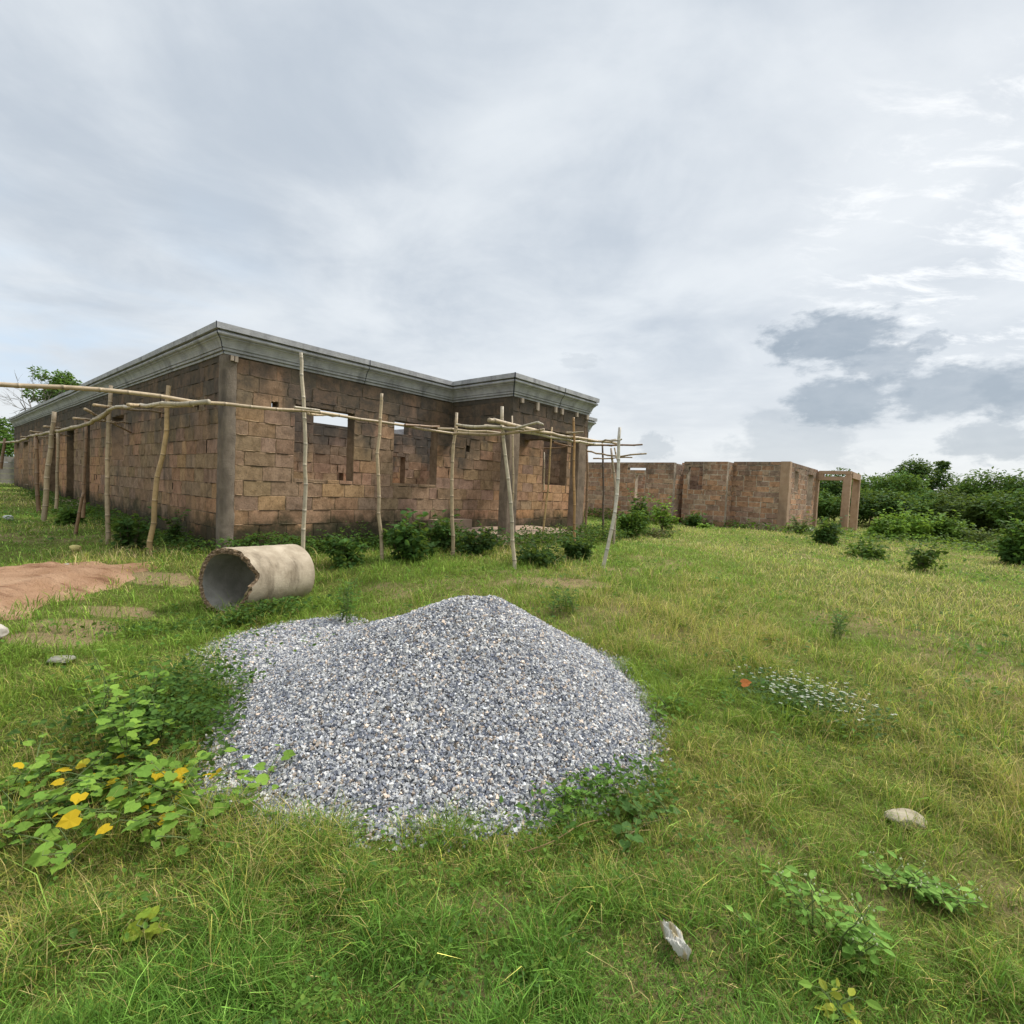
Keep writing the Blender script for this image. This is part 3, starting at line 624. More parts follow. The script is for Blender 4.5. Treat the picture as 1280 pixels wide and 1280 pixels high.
# ------------------------------------------------------------------ broken concrete pipe
pipe = thing('concrete_pipe', 'short broken concrete culvert pipe lying on its side by the gravel', 'pipe', (-2.75, 5.9, gz(-2.75, 5.9)))
PR, PI_ = .372, .308
pA = at(275, 728, 5.5); pB = at(365, 717, 6.42)
ax = pB - pA; PL = np.linalg.norm(ax); ax /= PL; sd = np.cross(ax, ZA); sd /= np.linalg.norm(sd); upv = np.cross(sd, ax)
rg = np.random.default_rng(7); NS = 120; NL = 26
ang = np.linspace(0, 2 * PI, NS, endpoint=False)             # 0 = towards sd (right seen from the mouth), pi/2 = up
lump = np.interp(ang, np.linspace(0, 2 * PI, 40), np.concatenate([rg.random(39), [0]])); lump2 = rg.random(NS)
dn = (ang + PI) % (2 * PI) - PI
cut = .125 * np.exp(-((dn - .30) / .38) ** 2) + .07 * np.exp(-((dn - 1.0) / .45) ** 2) + .05 * np.exp(-((dn + .55) / .4) ** 2) + .015 + .035 * lump * (.4 + np.exp(-((dn - .5) / 1.1) ** 2)) + .012 * lump2
def pring(r, t0, jit=0):
    return [pA + ax * tt + r * (math.cos(a) * sd + math.sin(a) * upv) for a, tt in zip(ang, t0)]
def shell(r, inn):
    V = []
    for k in range(NL + 1):
        f = k / NL; V += pring(r * (1 + (0 if inn else .004 * math.sin(k * 1.3))), cut * (1 - f) + PL * f)
    F = np.array([(k * NS + j, k * NS + (j + 1) % NS, (k + 1) * NS + (j + 1) % NS, (k + 1) * NS + j) for k in range(NL) for j in range(NS)])
    if inn: F = F[:, ::-1]
    return V, F
mb = MB(); V, F = shell(PR, False); mb.add(V, F); mb.build('outer_shell', M_PIPE, pipe, smooth=True)
mb = MB(); V, F = shell(PI_, True); mb.add(V, F); mb.build('inner_lining', M_PIPEIN, pipe, smooth=True)
mb = MB(); NR = 5; V = []; cc = []
for k in range(NR + 1):
    r = PI_ + (PR - PI_) * k / NR; j = 0 if k in (0, NR) else 1
    V += pring(r, cut + j * rg.uniform(-.02, .012, NS)); cc += [np.array((.27, .19, .12)) * rg.uniform(.5, 1.4) for _ in range(NS)]
F = np.array([(k * NS + j, (k + 1) * NS + j, (k + 1) * NS + (j + 1) % NS, k * NS + (j + 1) % NS) for k in range(NR) for j in range(NS)])
mb.add(V, F, np.array(cc)); mb.build('broken_rim', M_PIPEEND, pipe)
mb = MB(); V = pring(PI_, np.full(NS, PL)) + pring(PR, np.full(NS, PL)); mb.add(V, np.array([(j, (j + 1) % NS, NS + (j + 1) % NS, NS + j) for j in range(NS)]), (.32, .28, .22)); mb.build('far_rim', M_PIPEEND, pipe)

# ------------------------------------------------------------------ gravel
def heap_h(x, y):
    d = np.where(inside(x, y, HEAP), edge_dist(x, y, HEAP), -edge_dist(x, y, HEAP))
    base = .60 * d
    def cone(cx, cy, hp, sl, rnd=.12): 
        r = np.sqrt((x - cx) ** 2 + (y - cy) ** 2 + rnd ** 2) - rnd
        return hp - sl * r
    top = np.maximum(np.maximum(cone(-.36, 3.74, .70, .50), cone(-.04, 3.78, .69, .58)), np.maximum(cone(-.86, 3.65, .58, .52), cone(.2, 3.5, .52, .58)))
    k = 14.0                                  # smooth minimum of the edge slope and the lobes
    h = -np.log(np.exp(-k * base) + np.exp(-k * (top + .06))) / k
    return np.maximum(h, -.02) + (fbm(x, y, 2.6, 71) - .5) * .05 * np.clip(d * 4, 0, 1)
def spread_h(x, y):
    d = np.where(inside(x, y, SPREAD), edge_dist(x, y, SPREAD), -edge_dist(x, y, SPREAD)) + (fbm(x, y, 4, 75) - .5) * .25
    return np.clip(d * .25, -.05, .04)
def stones(mb, x, y, z, size, rg):
    n = len(x); base = np.array([(a, b, c) for a in (-1, 1) for b in (-1, 1) for c in (-1, 1)], float) * .5
    F = np.array([(0, 1, 3, 2), (4, 6, 7, 5), (0, 4, 5, 1), (2, 3, 7, 6), (0, 2, 6, 4), (1, 5, 7, 3)])
    V = base[None] * rg.uniform(.55, 1.25, (n, 1, 3)) + rg.uniform(-.2, .2, (n, 8, 3))
    q = rg.normal(size=(n, 4)); q /= np.linalg.norm(q, axis=1)[:, None]; w, a, b, c = q.T
    Rm = np.stack([1 - 2 * (b * b + c * c), 2 * (a * b - c * w), 2 * (a * c + b * w), 2 * (a * b + c * w), 1 - 2 * (a * a + c * c), 2 * (b * c - a * w), 2 * (a * c - b * w), 2 * (b * c + a * w), 1 - 2 * (a * a + b * b)], 1).reshape(n, 3, 3)
    V = np.einsum('nij,nkj->nki', Rm, V) * size[:, None, None] + np.stack([x, y, z], 1)[:, None]
    t = rg.random(n); g = .10 + .56 * t ** 1.45
    c = np.array((.13, .142, .178)) + (np.array((.60, .58, .54)) - np.array((.13, .142, .178))) * (t ** 1.35)[:, None]; tan = rg.random(n) < .10; c[tan] = g[tan, None] * np.array([1.25, 1.0, .78]); wht = rg.random(n) < .04; c[wht] = .60
    mb.add(V.reshape(-1, 3), (F[None] + (np.arange(n) * 8)[:, None, None]).reshape(-1, 4), np.repeat(c, 8, 0))
def gravel(name, label, cat, poly, hf, dens, loc, fringe, s0):
    px = np.array(poly); lo = px.min(0) - .4; hi = px.max(0) + .4
    xs = np.arange(lo[0], hi[0], .035); ys = np.arange(lo[1], hi[1], .035); X, Y = np.meshgrid(xs, ys); h = hf(X, Y)
    Z = ground(X, Y) + h - .008; idx = np.arange(X.size).reshape(X.shape)
    q = np.stack([idx[:-1, :-1].ravel(), idx[:-1, 1:].ravel(), idx[1:, 1:].ravel(), idx[1:, :-1].ravel()], 1); q = q[(h.ravel()[q] > -.012).all(1)]
    mb = MB(); mb.add(np.stack([X.ravel(), Y.ravel(), Z.ravel()], 1), q, (.16, .165, .18))
    A_ = (hi[0] - lo[0]) * (hi[1] - lo[1]); n = int(A_ * dens); x = RNG.uniform(lo[0], hi[0], n); y = RNG.uniform(lo[1], hi[1], n)
    d = np.where(inside(x, y, poly), edge_dist(x, y, poly), -edge_dist(x, y, poly)) + (fbm(x, y, 3, 77) - .5) * .14
    p = np.clip(1 + d / fringe, 0, 1) ** 3; keep = (RNG.random(n) < p); x, y = x[keep], y[keep]
    hh_ = np.maximum(hf(x, y), 0); z = ground(x, y) + hh_ + RNG.uniform(-.006, .008, len(x))
    stones(mb, x, y, z, s0 * np.clip(np.exp(RNG.normal(0, .33, len(x))), .4, 1.75), RNG)
    return tag(mb.build(name, M_STONE, loc=loc), label, cat)
gravel('gravel_heap', 'large heap of grey crushed stone in the middle of the grass', 'gravel heap', HEAP, heap_h, 19000, (-.3, 3.5, .05), .20, .0102)
gravel('gravel_spread', 'thin flat spread of grey crushed stone beside the broken pipe', 'gravel', SPREAD, spread_h, 10000, (-2, 4.5, .08), .25, .0125)

# ------------------------------------------------------------------ foliage helpers
T_DIA = (np.array([(0, 0, 0), (.45, -.26, .07), (1, 0, -.05), (.45, .26, .07)]), [(0, 1, 2), (0, 2, 3)])
T_OVAL = (np.array([(0, 0, 0), (.25, -.24, .06), (.6, -.26, .05), (1, 0, -.08), (.6, .26, .05), (.25, .24, .06), (.5, 0, -.01)]), [(0, 1, 6), (1, 2, 6), (2, 3, 6), (3, 4, 6), (4, 5, 6), (5, 0, 6)])
T_LOBE = (np.array([(.10, 0, 0), (-.08, -.22, .03), (.12, -.48, .02), (.36, -.46, .04), (.66, -.40, -.01), (.82, -.20, .02), (1.05, 0, -.08), (.82, .20, .02), (.66, .40, -.01), (.36, .46, .04), (.12, .48, .02), (-.08, .22, .03), (.45, 0, -.02)]),
          [(12, i, i + 1) for i in range(1, 11)] + [(12, 11, 0), (12, 0, 1)])
def leaves(mb, P, A_, Nn, size, col, T):
    """P base points, A_ pointing directions, Nn rough normals"""
    tv, tf = T; n = len(P); A_ = A_ / (np.linalg.norm(A_, axis=1)[:, None] + 1e-9)
    B = np.cross(Nn, A_); B /= np.linalg.norm(B, axis=1)[:, None] + 1e-9; C_ = np.cross(A_, B); size = np.broadcast_to(size, (n,))
    V = P[:, None] + size[:, None, None] * (tv[None, :, 0, None] * A_[:, None] + tv[None, :, 1, None] * B[:, None] + tv[None, :, 2, None] * C_[:, None])
    k = len(tv); F = (np.array(tf)[None] + (np.arange(n) * k)[:, None, None]).reshape(-1, 3)
    mb.add(V.reshape(-1, 3), F, np.repeat(np.broadcast_to(col, (n, 3)), k, 0))
def rand_dirs(rg, n, flat=.6):
    a = rg.uniform(0, 2 * PI, n); z = rg.normal(0, flat, n); return np.stack([np.cos(a), np.sin(a), z], 1)
def up_norm(rg, n, s=.5): return np.array([0, 0, 1.]) + rg.normal(0, s, (n, 3))
def crown(mb, c, rx, rz, nclump, nleaf, leaf, cols, rg, cr=(.22, .4), fill=.75, T=T_DIA, flat=.5):
    c = np.array(c, float); cl = []
    lo = rg.normal(size=(nclump, 3)); lo /= np.linalg.norm(lo, axis=1)[:, None]
    rad = rg.uniform(.15, 1, nclump) ** .5 * (1 + .18 * rg.normal(size=nclump)); pts = lo * rad[:, None] * np.array([rx, rx, rz]) * fill
    cols = np.array(cols, float); pts[:, 2] += rz - (pts[:, 2].max() + rx * .2)
    lowm = pts[:, 2] < -rz * .9; pts[lowm, 2] = -rz * rg.uniform(.5, .9, lowm.sum())
    for p in pts:
        r = rx * rg.uniform(*cr); m = max(6, int(nleaf / nclump * rg.uniform(.6, 1.4)))
        d = rg.normal(size=(m, 3)); d /= np.linalg.norm(d, axis=1)[:, None]; rr = r * rg.uniform(.45, 1.08, m)[:, None]
        L = c + p + d * rr * np.array([1, 1, .75])
        col = cols[rg.integers(len(cols))] * rg.uniform(.75, 1.25)
        cc = col * rg.uniform(.7, 1.35, (m, 1))
        leaves(mb, L, d * .7 + rand_dirs(rg, m, .4) + np.array([0, 0, -.25]), d + up_norm(rg, m, flat), leaf * rg.uniform(.6, 1.35, m), cc, T)
    return c + pts
GDARK = [(.042, .092, .022), (.055, .112, .026), (.068, .128, .030)]
GMID = [(.090, .175, .032), (.115, .205, .038), (.075, .15, .032)]
GLIME = [(.17, .29, .035), (.21, .34, .04), (.13, .24, .034)]
GOLIVE = [(.10, .145, .04), (.12, .155, .048), (.085, .13, .038)]
PARTS = {}
def tree(name, label, cat, px, depth, top, width, cols, seed, group=None, trunk=True, nl=5200, leaf=.2, spur=None, squash=1.0, base=None, nclump=None, bare=False, bottom=None):
    rg = np.random.default_rng(seed); T_ = at(px, top, depth); x, y = T_[0], T_[1]; g = gz(x, y) if base is None else base
    Ht = T_[2] - g; t = thing(name, label, cat, (x, y, g), group)
    low = g + (Ht * .12 if bottom is None else bottom); cz = (T_[2] + low) / 2; rz = (T_[2] - low) / 2
    mb = MB(); pts = crown(mb, (x, y, cz), width / 2, rz, nclump or max(10, int(nl / 160)), nl, leaf, cols, rg)
    if spur is not None:
        s = at(spur[0], spur[1], depth); pts2 = crown(mb, s, width * .16, width * .13, 7, int(nl * .12), leaf, cols, rg); pts = np.vstack([pts, pts2])
    mb.build('crown', M_TREELEAF, t)
    mb = MB(); b = np.array([x, y, g - .1]); top_ = np.array([x + rg.uniform(-.2, .2), y, cz + rz * .4]); r0 = max(.03, Ht * .022)
    mb.tube(smooth([b, (b + top_) / 2 + rg.normal(0, .06 * Ht * .3, 3) * [1, 1, 0], top_], 5), np.linspace(r0, r0 * .3, 11), 7, (.12, .095, .07))
    for p in pts[rg.permutation(len(pts))[:9]]:
        f = rg.uniform(.25, .8); s = b + (top_ - b) * f; mb.tube(smooth([s, (s + p) / 2 + np.array([0, 0, .08 * Ht * .3]), p], 4), np.linspace(r0 * .45, r0 * .1, 9), 5, (.12, .095, .07))
    mb.build('trunk', M_BARK, t); return t
G1 = 'trees along the far edge of the plot'
tree('tree', 'dark tree behind the porch frame of the roofless block shell', 'tree', 1040, 34, 584, 4.2, GDARK, 1, G1)
tree('tree', 'rounded green tree just past the porch frame of the far shell', 'tree', 1098, 32, 594, 4.6, GMID, 2, G1)
tree('tree', 'tallest dark tree of the far edge, one branch reaching sideways', 'tree', 1150, 33, 571, 3.6, GDARK, 3, G1, spur=(1176, 586))
tree('tree', 'mid green tree at the left foot of the tallest tree', 'tree', 1126, 29, 590, 3.6, GMID, 4, G1)
tree('tree', 'thin olive tree right of the tallest tree', 'tree', 1196, 34, 602, 4.0, GOLIVE, 5, G1, nl=3600)
tree('tree', 'low olive tree in the dip of the far treeline', 'tree', 1222, 32, 604, 3.8, GOLIVE, 6, G1, nl=3600)
tree('tree', 'broad mid green tree near the right end of the treeline', 'tree', 1250, 30, 589, 4.6, GMID, 7, G1)
tree('tree', 'dark tree cut by the right border of the photo, its top level with its neighbour', 'tree', 1285, 29, 589, 4.4, GDARK, 8, G1)
tree('tree', 'broad tree standing just past the right end of the treeline', 'tree', 1340, 28, 585, 5.0, GMID, 9, G1)
tree('tree', 'tree seen through the opening of the porch frame', 'tree', 1030, 29.5, 614, 3.0, GMID, 10, G1, nl=3600)
tree('tree', 'shaggy low tree right of the porch frame pillars', 'tree', 1090, 27.5, 612, 4.0, GDARK, 11, G1)
tree('tree', 'bushy low tree in front of the tallest tree', 'tree', 1160, 27, 613, 4.0, GMID, 12, G1)
tree('tree', 'feathery olive low tree behind the lime green bushes', 'tree', 1206, 25, 612, 3.4, GOLIVE, 13, G1)
tree('tree', 'pale green low tree in front of the broad right tree', 'tree', 1243, 23.5, 615, 3.4, [(.07, .12, .03), (.09, .14, .035)], 14, G1)
tree('tree', 'dense low tree behind the dark bush of the right edge', 'tree', 1287, 21, 612, 3.6, GMID, 15, G1)
tree('tree', 'tall green tree rising behind the long side of the bungalow', 'tree', 72, 46, 462, 4.6, GMID, 16, None, leaf=.3, base=.6, bottom=5.5)
tree('tree', 'leafy tree behind the grey boundary wall', 'tree', -4, 36, 520, 5.2, GMID, 17, None, leaf=.24, base=.5, bottom=1.0)
tree('tree', 'smaller leafy tree outside the boundary wall beyond the left border', 'tree', -70, 37, 530, 5.2, GMID, 18, None, leaf=.24, base=.5, bottom=1.0)
# leafless tree beside the tall green one
rg = np.random.default_rng(19); b = at(52, 560, 44); b[2] = .6; t = thing('bare_tree', 'leafless thin tree left of the tall tree behind the bungalow', 'tree', b)
mb = MB()
def twig(p, d, L, r, lev):
    q = p + d * L; m = (p + q) / 2 + rg.normal(0, .06 * L, 3); mb.tube(smooth([p, m, q], 3), np.linspace(r, r * .55, 7), 5, (.17, .15, .13), cap=False)
    if lev == 0: return
    for _ in range(3 if lev > 1 else 4):
        dd = d + rg.normal(0, .55, 3) + np.array([0, 0, .12]); dd /= np.linalg.norm(dd); s = p + d * L * rg.uniform(.45, 1); twig(s, dd, L * rg.uniform(.5, .75), r * .5, lev - 1)
tp = at(45, 470, 44); Lt = tp[2] - .6
mb.tube([b, b + np.array([.1, 0, Lt * .5])], [.13, .09], 6, (.17, .15, .13))
for k in range(6):
    d = np.array([rg.normal(-.1, .55), rg.normal(0, .4), 1]); d /= np.linalg.norm(d); twig(b + np.array([.1, 0, Lt * .48]), d, Lt * .30, .06, 3)
mb.build('branches', M_BARK, t)

def shrub(name, label, cat, px, base_py, top_py, width_px, cols, seed, depth=None, leaf=.07, nl=900, T=T_OVAL, group=None, stems=6):
    rg = np.random.default_rng(seed); b = on_ground(px, base_py) if depth is None else at(px, base_py, depth); b[2] = gz(b[0], b[1])
    d = (b - CAM) @ F0; tp = at(px, top_py, d); w = width_px / FPX * d; h = max(.12, tp[2] - b[2])
    t = thing(name, label, cat, b, group); mb = MB()
    pts = crown(mb, (b[0], b[1], b[2] + h * .42), w / 2, h * .42, max(8, int(nl / 40)), int(nl * .55), leaf, cols, rg, T=T, cr=(.16, .42), fill=.85); crown(mb, (b[0] + rg.normal(0, w * .12), b[1], b[2] + h * .24), w * rg.uniform(.5, .66), h * .26, 9, int(nl * .45), leaf, cols, rg, T=T, cr=(.16, .36)); mb_f = mb
    fol = mb_f; mb = MB()
    for k in range(11):
        a_ = rg.uniform(0, 2 * PI); R_ = w * .5 * rg.uniform(.5, 1.25); e = b + np.array([math.cos(a_) * R_, math.sin(a_) * R_, h * rg.uniform(.45, 1.08)])
        sp_ = smooth([b, b + (e - b) * [.4, .4, .6], e], 6); mb.tube(sp_, np.linspace(.006, .002, len(sp_)) * max(1, h), 5, (.10, .10, .05)); m_ = 9
        fi = rg.uniform(.35, 1, m_); Pq = np.array([sp_[min(len(sp_) - 1, int(f_ * (len(sp_) - 1)))] for f_ in fi]); Pq[-1] = sp_[-1]
        leaves(fol, Pq, rand_dirs(rg, m_, .3) + [0, 0, .1], up_norm(rg, m_, .4), leaf * 1.25 * rg.uniform(.7, 1.3, m_), np.array(cols)[rg.integers(len(cols))] * rg.uniform(.9, 1.5, (m_, 1)), T)
    fol.build('foliage', M_LEAF, t)
    for p in pts[rg.permutation(len(pts))[:stems]]:
        mb.tube(smooth([b + np.array([rg.normal(0, .03), rg.normal(0, .03), -.03]), (b + p) / 2 + rg.normal(0, .03, 3), p], 4), np.linspace(.012, .004, 9) * max(1, h), 5, (.10, .085, .05))
    mb.build('stem', M_STEM, t); return t
shrub('bush', 'lime green bush at the left of the row before the treeline', 'bush', 1108, 674, 638, 46, GLIME, 101, 18.4, .13, 3200)
shrub('bush', 'lime green bush in the middle of the row before the treeline', 'bush', 1140, 674, 632, 54, GLIME, 102, 18.8, .13, 3600)
shrub('bush', 'yellow green bush at the right of the row before the treeline', 'bush', 1178, 676, 635, 48, [(.14, .23, .035), (.12, .21, .035)], 103, 18.6, .13, 3200)
shrub('bush', 'dark glossy bush cut by the right border', 'bush', 1276, 705, 636, 54, [(.045, .10, .022), (.07, .15, .028), (.12, .22, .035)], 104, None, .10, 4200)
shrub('bush', 'grey green thin shrub between the lime bushes and the dark right bush', 'bush', 1222, 680, 655, 44, GOLIVE, 105, 17, .08, 900)
shrub('bush', 'low grey green shrub left of the dark right bush', 'bush', 1247, 690, 672, 40, GOLIVE, 106, 15, .07, 700)
shrub('bush', 'young plant with spread leaves alone on the open lawn', 'bush', 1152, 713, 677, 42, [(.05, .10, .02), (.08, .14, .028)], 107, None, .08, 420)
shrub('bush', 'low leafy plant on the lawn in front of the porch frame', 'bush', 1086, 698, 672, 44, [(.06, .12, .02), (.09, .16, .03)], 108, None, .09, 600)
shrub('bush', 'dark green shrub at the foot of the porch frame', 'bush', 1035, 680, 646, 34, GDARK, 109, None, .10, 1000)
shrub('bush', 'dark shrub against the stepped wall of the far shell', 'bush', 866, 668, 638, 26, GDARK, 110, 19.2, .11, 700)
shrub('bush', 'small bright plant beside the dark shrub at the far shell', 'bush', 880, 668, 655, 18, GLIME, 111, 18.6, .09, 260)
shrub('bush', 'bright green bush behind the curved white scaffold pole', 'bush', 788, 682, 628, 46, [(.09, .18, .028), (.11, .20, .03), (.06, .13, .02)], 112, 13.6, .09, 1700)
shrub('bush', 'dark round bush under the slot window of the far shell', 'bush', 798, 668, 612, 30, GDARK, 113, 17.5, .10, 1000)
shrub('bush', 'pale green sapling bush right of the bright scaffold bush', 'bush', 826, 676, 622, 28, GLIME, 114, 16.2, .09, 700)
shrub('bush', 'low tangled shrub with dry twigs at the foot of the sapling bush', 'bush', 815, 690, 655, 56, [(.06, .10, .025), (.13, .10, .05)], 115, 14.5, .07, 900)
shrub('bush', 'olive shrub against the far shell under its corner column', 'bush', 1000, 670, 640, 30, GOLIVE, 116, 18.6, .08, 500)
shrub('bush', 'bushy plant with long leaves below the second window opening', 'bush', 507, 700, 643, 56, [(.045, .10, .022), (.06, .13, .026)], 117, None, .10, 900)
shrub('bush', 'leafy plant between the concrete pipe and the second bamboo pole', 'bush', 426, 706, 664, 46, [(.05, .11, .025), (.07, .14, .03)], 118, None, .08, 520)
shrub('bush', 'dark leaved plant beside the long wall by the crooked orange pole', 'bush', 163, 688, 636, 48, GDARK, 119, None, .09, 520)
shrub('bush', 'dark weed against the long wall right of the crooked orange pole', 'bush', 215, 690, 640, 24, GDARK, 120, 8.3, .07, 200)
shrub('bush', 'green weed clump at the veranda step', 'bush', 92, 666, 632, 30, GMID, 121, 10.4, .09, 420)
shrub('bush', 'dark undergrowth bush left of the porch, below the third bamboo pole', 'bush', 556, 690, 640, 50, GDARK, 122, None, .08, 1100)
shrub('bush', 'dark bush hugging the left corner of the porch floor', 'bush', 600, 694, 655, 56, [(.03, .065, .018), (.04, .085, .02)], 123, None, .07, 1100)
shrub('bush', 'green bush right below the porch floor', 'bush', 672, 706, 672, 64, [(.035, .08, .02), (.055, .11, .026)], 124, None, .07, 1200)
shrub('bush', 'green bush between the porch floor and the thin orange pole', 'bush', 722, 700, 666, 44, [(.045, .09, .022), (.06, .12, .028)], 125, None, .07, 900)

# undergrowth that nobody could count
mb = MB(); rg = np.random.default_rng(50)
def cover(cx, cy, sx, sy, n, h, cols, leaf, rot=0.0, T=T_OVAL):
    x = rg.normal(0, sx, n); y = rg.normal(0, sy, n); c, s_ = math.cos(rot), math.sin(rot); X_, Y_ = cx + c * x - s_ * y, cy + s_ * x + c * y
    k = ~in_house(X_, Y_, .03) & ~(np.where(inside(X_, Y_, HEAP), edge_dist(X_, Y_, HEAP), 0) > .12); X_, Y_ = X_[k], Y_[k]; n = len(X_)
    z = ground(X_, Y_) + rg.random(n) ** .8 * h * (.5 + vnoise(X_, Y_, 3, 88)); cc = np.array(cols)[rg.integers(len(cols), size=n)] * rg.uniform(.65, 1.35, (n, 1))
    leaves(mb, np.stack([X_, Y_, z], 1), rand_dirs(rg, n, .35), up_norm(rg, n, .45), leaf * rg.uniform(.6, 1.4, n), cc, T)
UG = [(.045, .095, .020), (.065, .13, .026), (.085, .165, .032)]
cover(-1.95, 2.95, .25, .40, 3600, .20, UG, .035, .3)
cover(-2.6, 5.3, 0.33, .10, 1100, .15, UG, .045, 1.0)
cover(-3.3, 4.85, .3, .10, 400, .08, UG, .04, .8)
cover(.55, 2.42, .26, .12, 650, .12, [(.06, .13, .025), (.09, .17, .03)], .032, .5)
for uu in np.arange(.1, 4.8, .32): q = H(uu, -.22, 0); cover(q[0], q[1], .2, .16, 330, .26, UG, .055, TH)
for uu in np.arange(4.3, 8.2, .32): q = H(uu, -2.25, 0); cover(q[0], q[1], .26, .26, 420, .34, UG, .055, TH)
for uu in np.arange(.6, 5.2, .22): q = H(uu, -.6 - .35 * rg.random(), 0); cover(q[0], q[1], .2, .2, 110, .22 + .22 * rg.random(), UG + [(.11, .20, .035)], .05, TH)
for vv in np.arange(.2, 17, .5): q = H(-.25, vv, 0); cover(q[0], q[1], .25, .2, 200, .22, UG, .06, TH)
for vv in np.arange(-4, 6, .5): q = H(17.0 if vv > 0 else 18, vv, 0); cover(q[0], q[1], .3, .3, 120, .35, UG + GLIME, .1, TH)
for k in range(60):
    a = rg.uniform(.45, 1.0); r_ = rg.uniform(18.5, 25); cover(r_ * math.sin(a), r_ * math.cos(a), .8, .6, 110, .28, UG + GLIME + GOLIVE, .085)
tag(mb.build('undergrowth', M_LEAF), 'dark leafy undergrowth around walls, pipe and gravel', 'undergrowth', kind='stuff')

# ------------------------------------------------------------------ broad-leaved plants in the foreground
def vine(label, bases, h, leaf, cols, seed, T=T_LOBE, nst=3, nleaf=6, lean=.5, yellow=0.0, name='creeping_plant', cat='plant', buds=None):
    rg = np.random.default_rng(seed); G = [on_ground(*b) for b in bases]; o = np.mean(G, 0); t = thing(name, label, cat, o); mf = MB(); ms = MB(); mbud = MB(); nb = 0
    for g, g2 in zip(G[:-1], G[1:]):
        m_ = (g + g2) / 2; m_[2] = gz(m_[0], m_[1]); ms.tube(smooth([g + [0, 0, .01], m_ + [0, 0, .025], g2 + [0, 0, .01]], 5), np.full(11, .0028), 5, (.16, .13, .06))
    for g in G:
        for k in range(nst):
            a = rg.uniform(0, 2 * PI); d = np.array([math.cos(a) * lean, math.sin(a) * lean, 1.0]); hh_ = h * rg.uniform(.75, 1.4)
            p = smooth([g + np.array([0, 0, -.02]), g + d * hh_ * .5 * [.6, .6, 1], g + d * hh_ * [1.2, 1.2, 1]], 5); ms.tube(p, np.linspace(.0032, .0016, len(p)), 5, (.11, .15, .05))
            for j in range(nleaf):
                f = (j + 1) / nleaf; i = min(len(p) - 1, int((.25 + .75 * f) * (len(p) - 1))); aa = a + j * 2.4 + rg.normal(0, .4)
                ld = np.array([math.cos(aa), math.sin(aa), rg.uniform(-.15, .3)]); q = p[i] + ld * leaf * .5; ms.tube([p[i], q], [.0014, .001], 4, (.13, .18, .05), cap=False)
                c = np.array(cols[rg.integers(len(cols))]) * rg.uniform(.8, 1.2)
                if rg.random() < yellow: c = np.array(((.62, .42, .02), (.58, .44, .03), (.50, .46, .04))[rg.integers(3)])
                leaves(mf, q[None], ld[None], up_norm(rg, 1, .35), np.array([leaf * rg.uniform(.5, 1.15)]), c, T)
            if buds:
                for _ in range(2):
                    q = p[-1] + rg.normal(0, .008, 3) + np.array([0, 0, .008]); mf.tube([q - [0, 0, .003], q, q + [0, 0, .004]], [.0015, .003, .0015], 6, buds); nb += 1
    ms.build('stem', M_STEM, t); mf.build('foliage', M_LEAF, t)
    return t
VG = [(.20, .34, .05), (.25, .40, .06), (.16, .29, .045)]
vine('tall upright creeper with pale round leaves left of the gravel', [(118, 935), (130, 920), (150, 950), (185, 910), (200, 940), (160, 975), (140, 900), (170, 955)], .32, .06, VG, 201, nleaf=8, lean=.2)
vine('creeper dotted with yellow dying leaves beside the gravel heap', [(120, 1010), (150, 1000), (180, 1020), (205, 1000), (165, 1035), (225, 985), (200, 1045), (240, 1020), (130, 985)], .15, .062, VG, 202, yellow=.2, lean=.8, nst=4, nleaf=6)
vine('creeper with big lobed leaves spreading from the left border', [(15, 1000), (40, 990), (25, 1030), (60, 1025), (10, 1060), (80, 1065), (95, 1085), (50, 1045)], .16, .056, VG, 203, lean=.8, nst=3, nleaf=5, yellow=.04)
vine('lobed leaves of a creeper reaching onto the gravel foot', [(262, 1040), (285, 1030), (300, 1015), (330, 985), (310, 1000), (245, 1065)], .11, .058, VG, 204, lean=.8, nst=2, nleaf=4)
vine('small yellow green seedling low in the front grass', [(182, 1168), (188, 1172)], .05, .045, [(.30, .36, .04), (.24, .33, .04)], 205, nst=2, nleaf=3)
LG = [(.22, .40, .075), (.27, .46, .09), (.18, .34, .06)]
vine('bushy white budded weed in the front grass', [(1000, 1160), (1015, 1175), (1035, 1185), (1058, 1205), (1070, 1215), (1045, 1200), (990, 1150), (1085, 1190)], .16, .045, LG, 206, T=T_OVAL, nst=2, nleaf=9, lean=.3, buds=(.75, .78, .5))
vine('flat leafy weed trailing sideways behind the white budded one', [(1110, 1110), (1130, 1114), (1150, 1122), (1170, 1132), (1188, 1142)], .08, .042, LG, 207, T=T_OVAL, nst=4, nleaf=7, lean=.8, buds=(.75, .78, .5))
vine('yellow tinged weed at the bottom border', [(1045, 1272), (1050, 1282)], .07, .042, [(.20, .33, .05), (.38, .40, .05)], 208, T=T_OVAL, nst=3, nleaf=6)
vine('tiny weed alone left of the white budded one', [(928, 1172)], .06, .035, LG, 209, T=T_OVAL, nst=2, nleaf=5)
vine('pale weed in the grass by the front right gravel foot', [(790, 1010), (800, 1030), (835, 1025), (780, 1050)], .07, .05, [(.12, .22, .06), (.10, .2, .05)], 210, nst=2, nleaf=4)
vine('thin upright sapling between the pipe and the gravel heap', [(428, 782), (433, 784), (437, 778)], .38, .055, [(.07, .15, .03), (.10, .20, .035)], 211, T=T_OVAL, nst=4, nleaf=14, lean=.15)
vine('small upright weed behind the gravel heap', [(700, 765), (708, 762), (716, 768), (690, 770)], .22, .055, [(.07, .15, .03), (.09, .18, .035)], 212, T=T_OVAL, nst=4, nleaf=9, lean=.4)
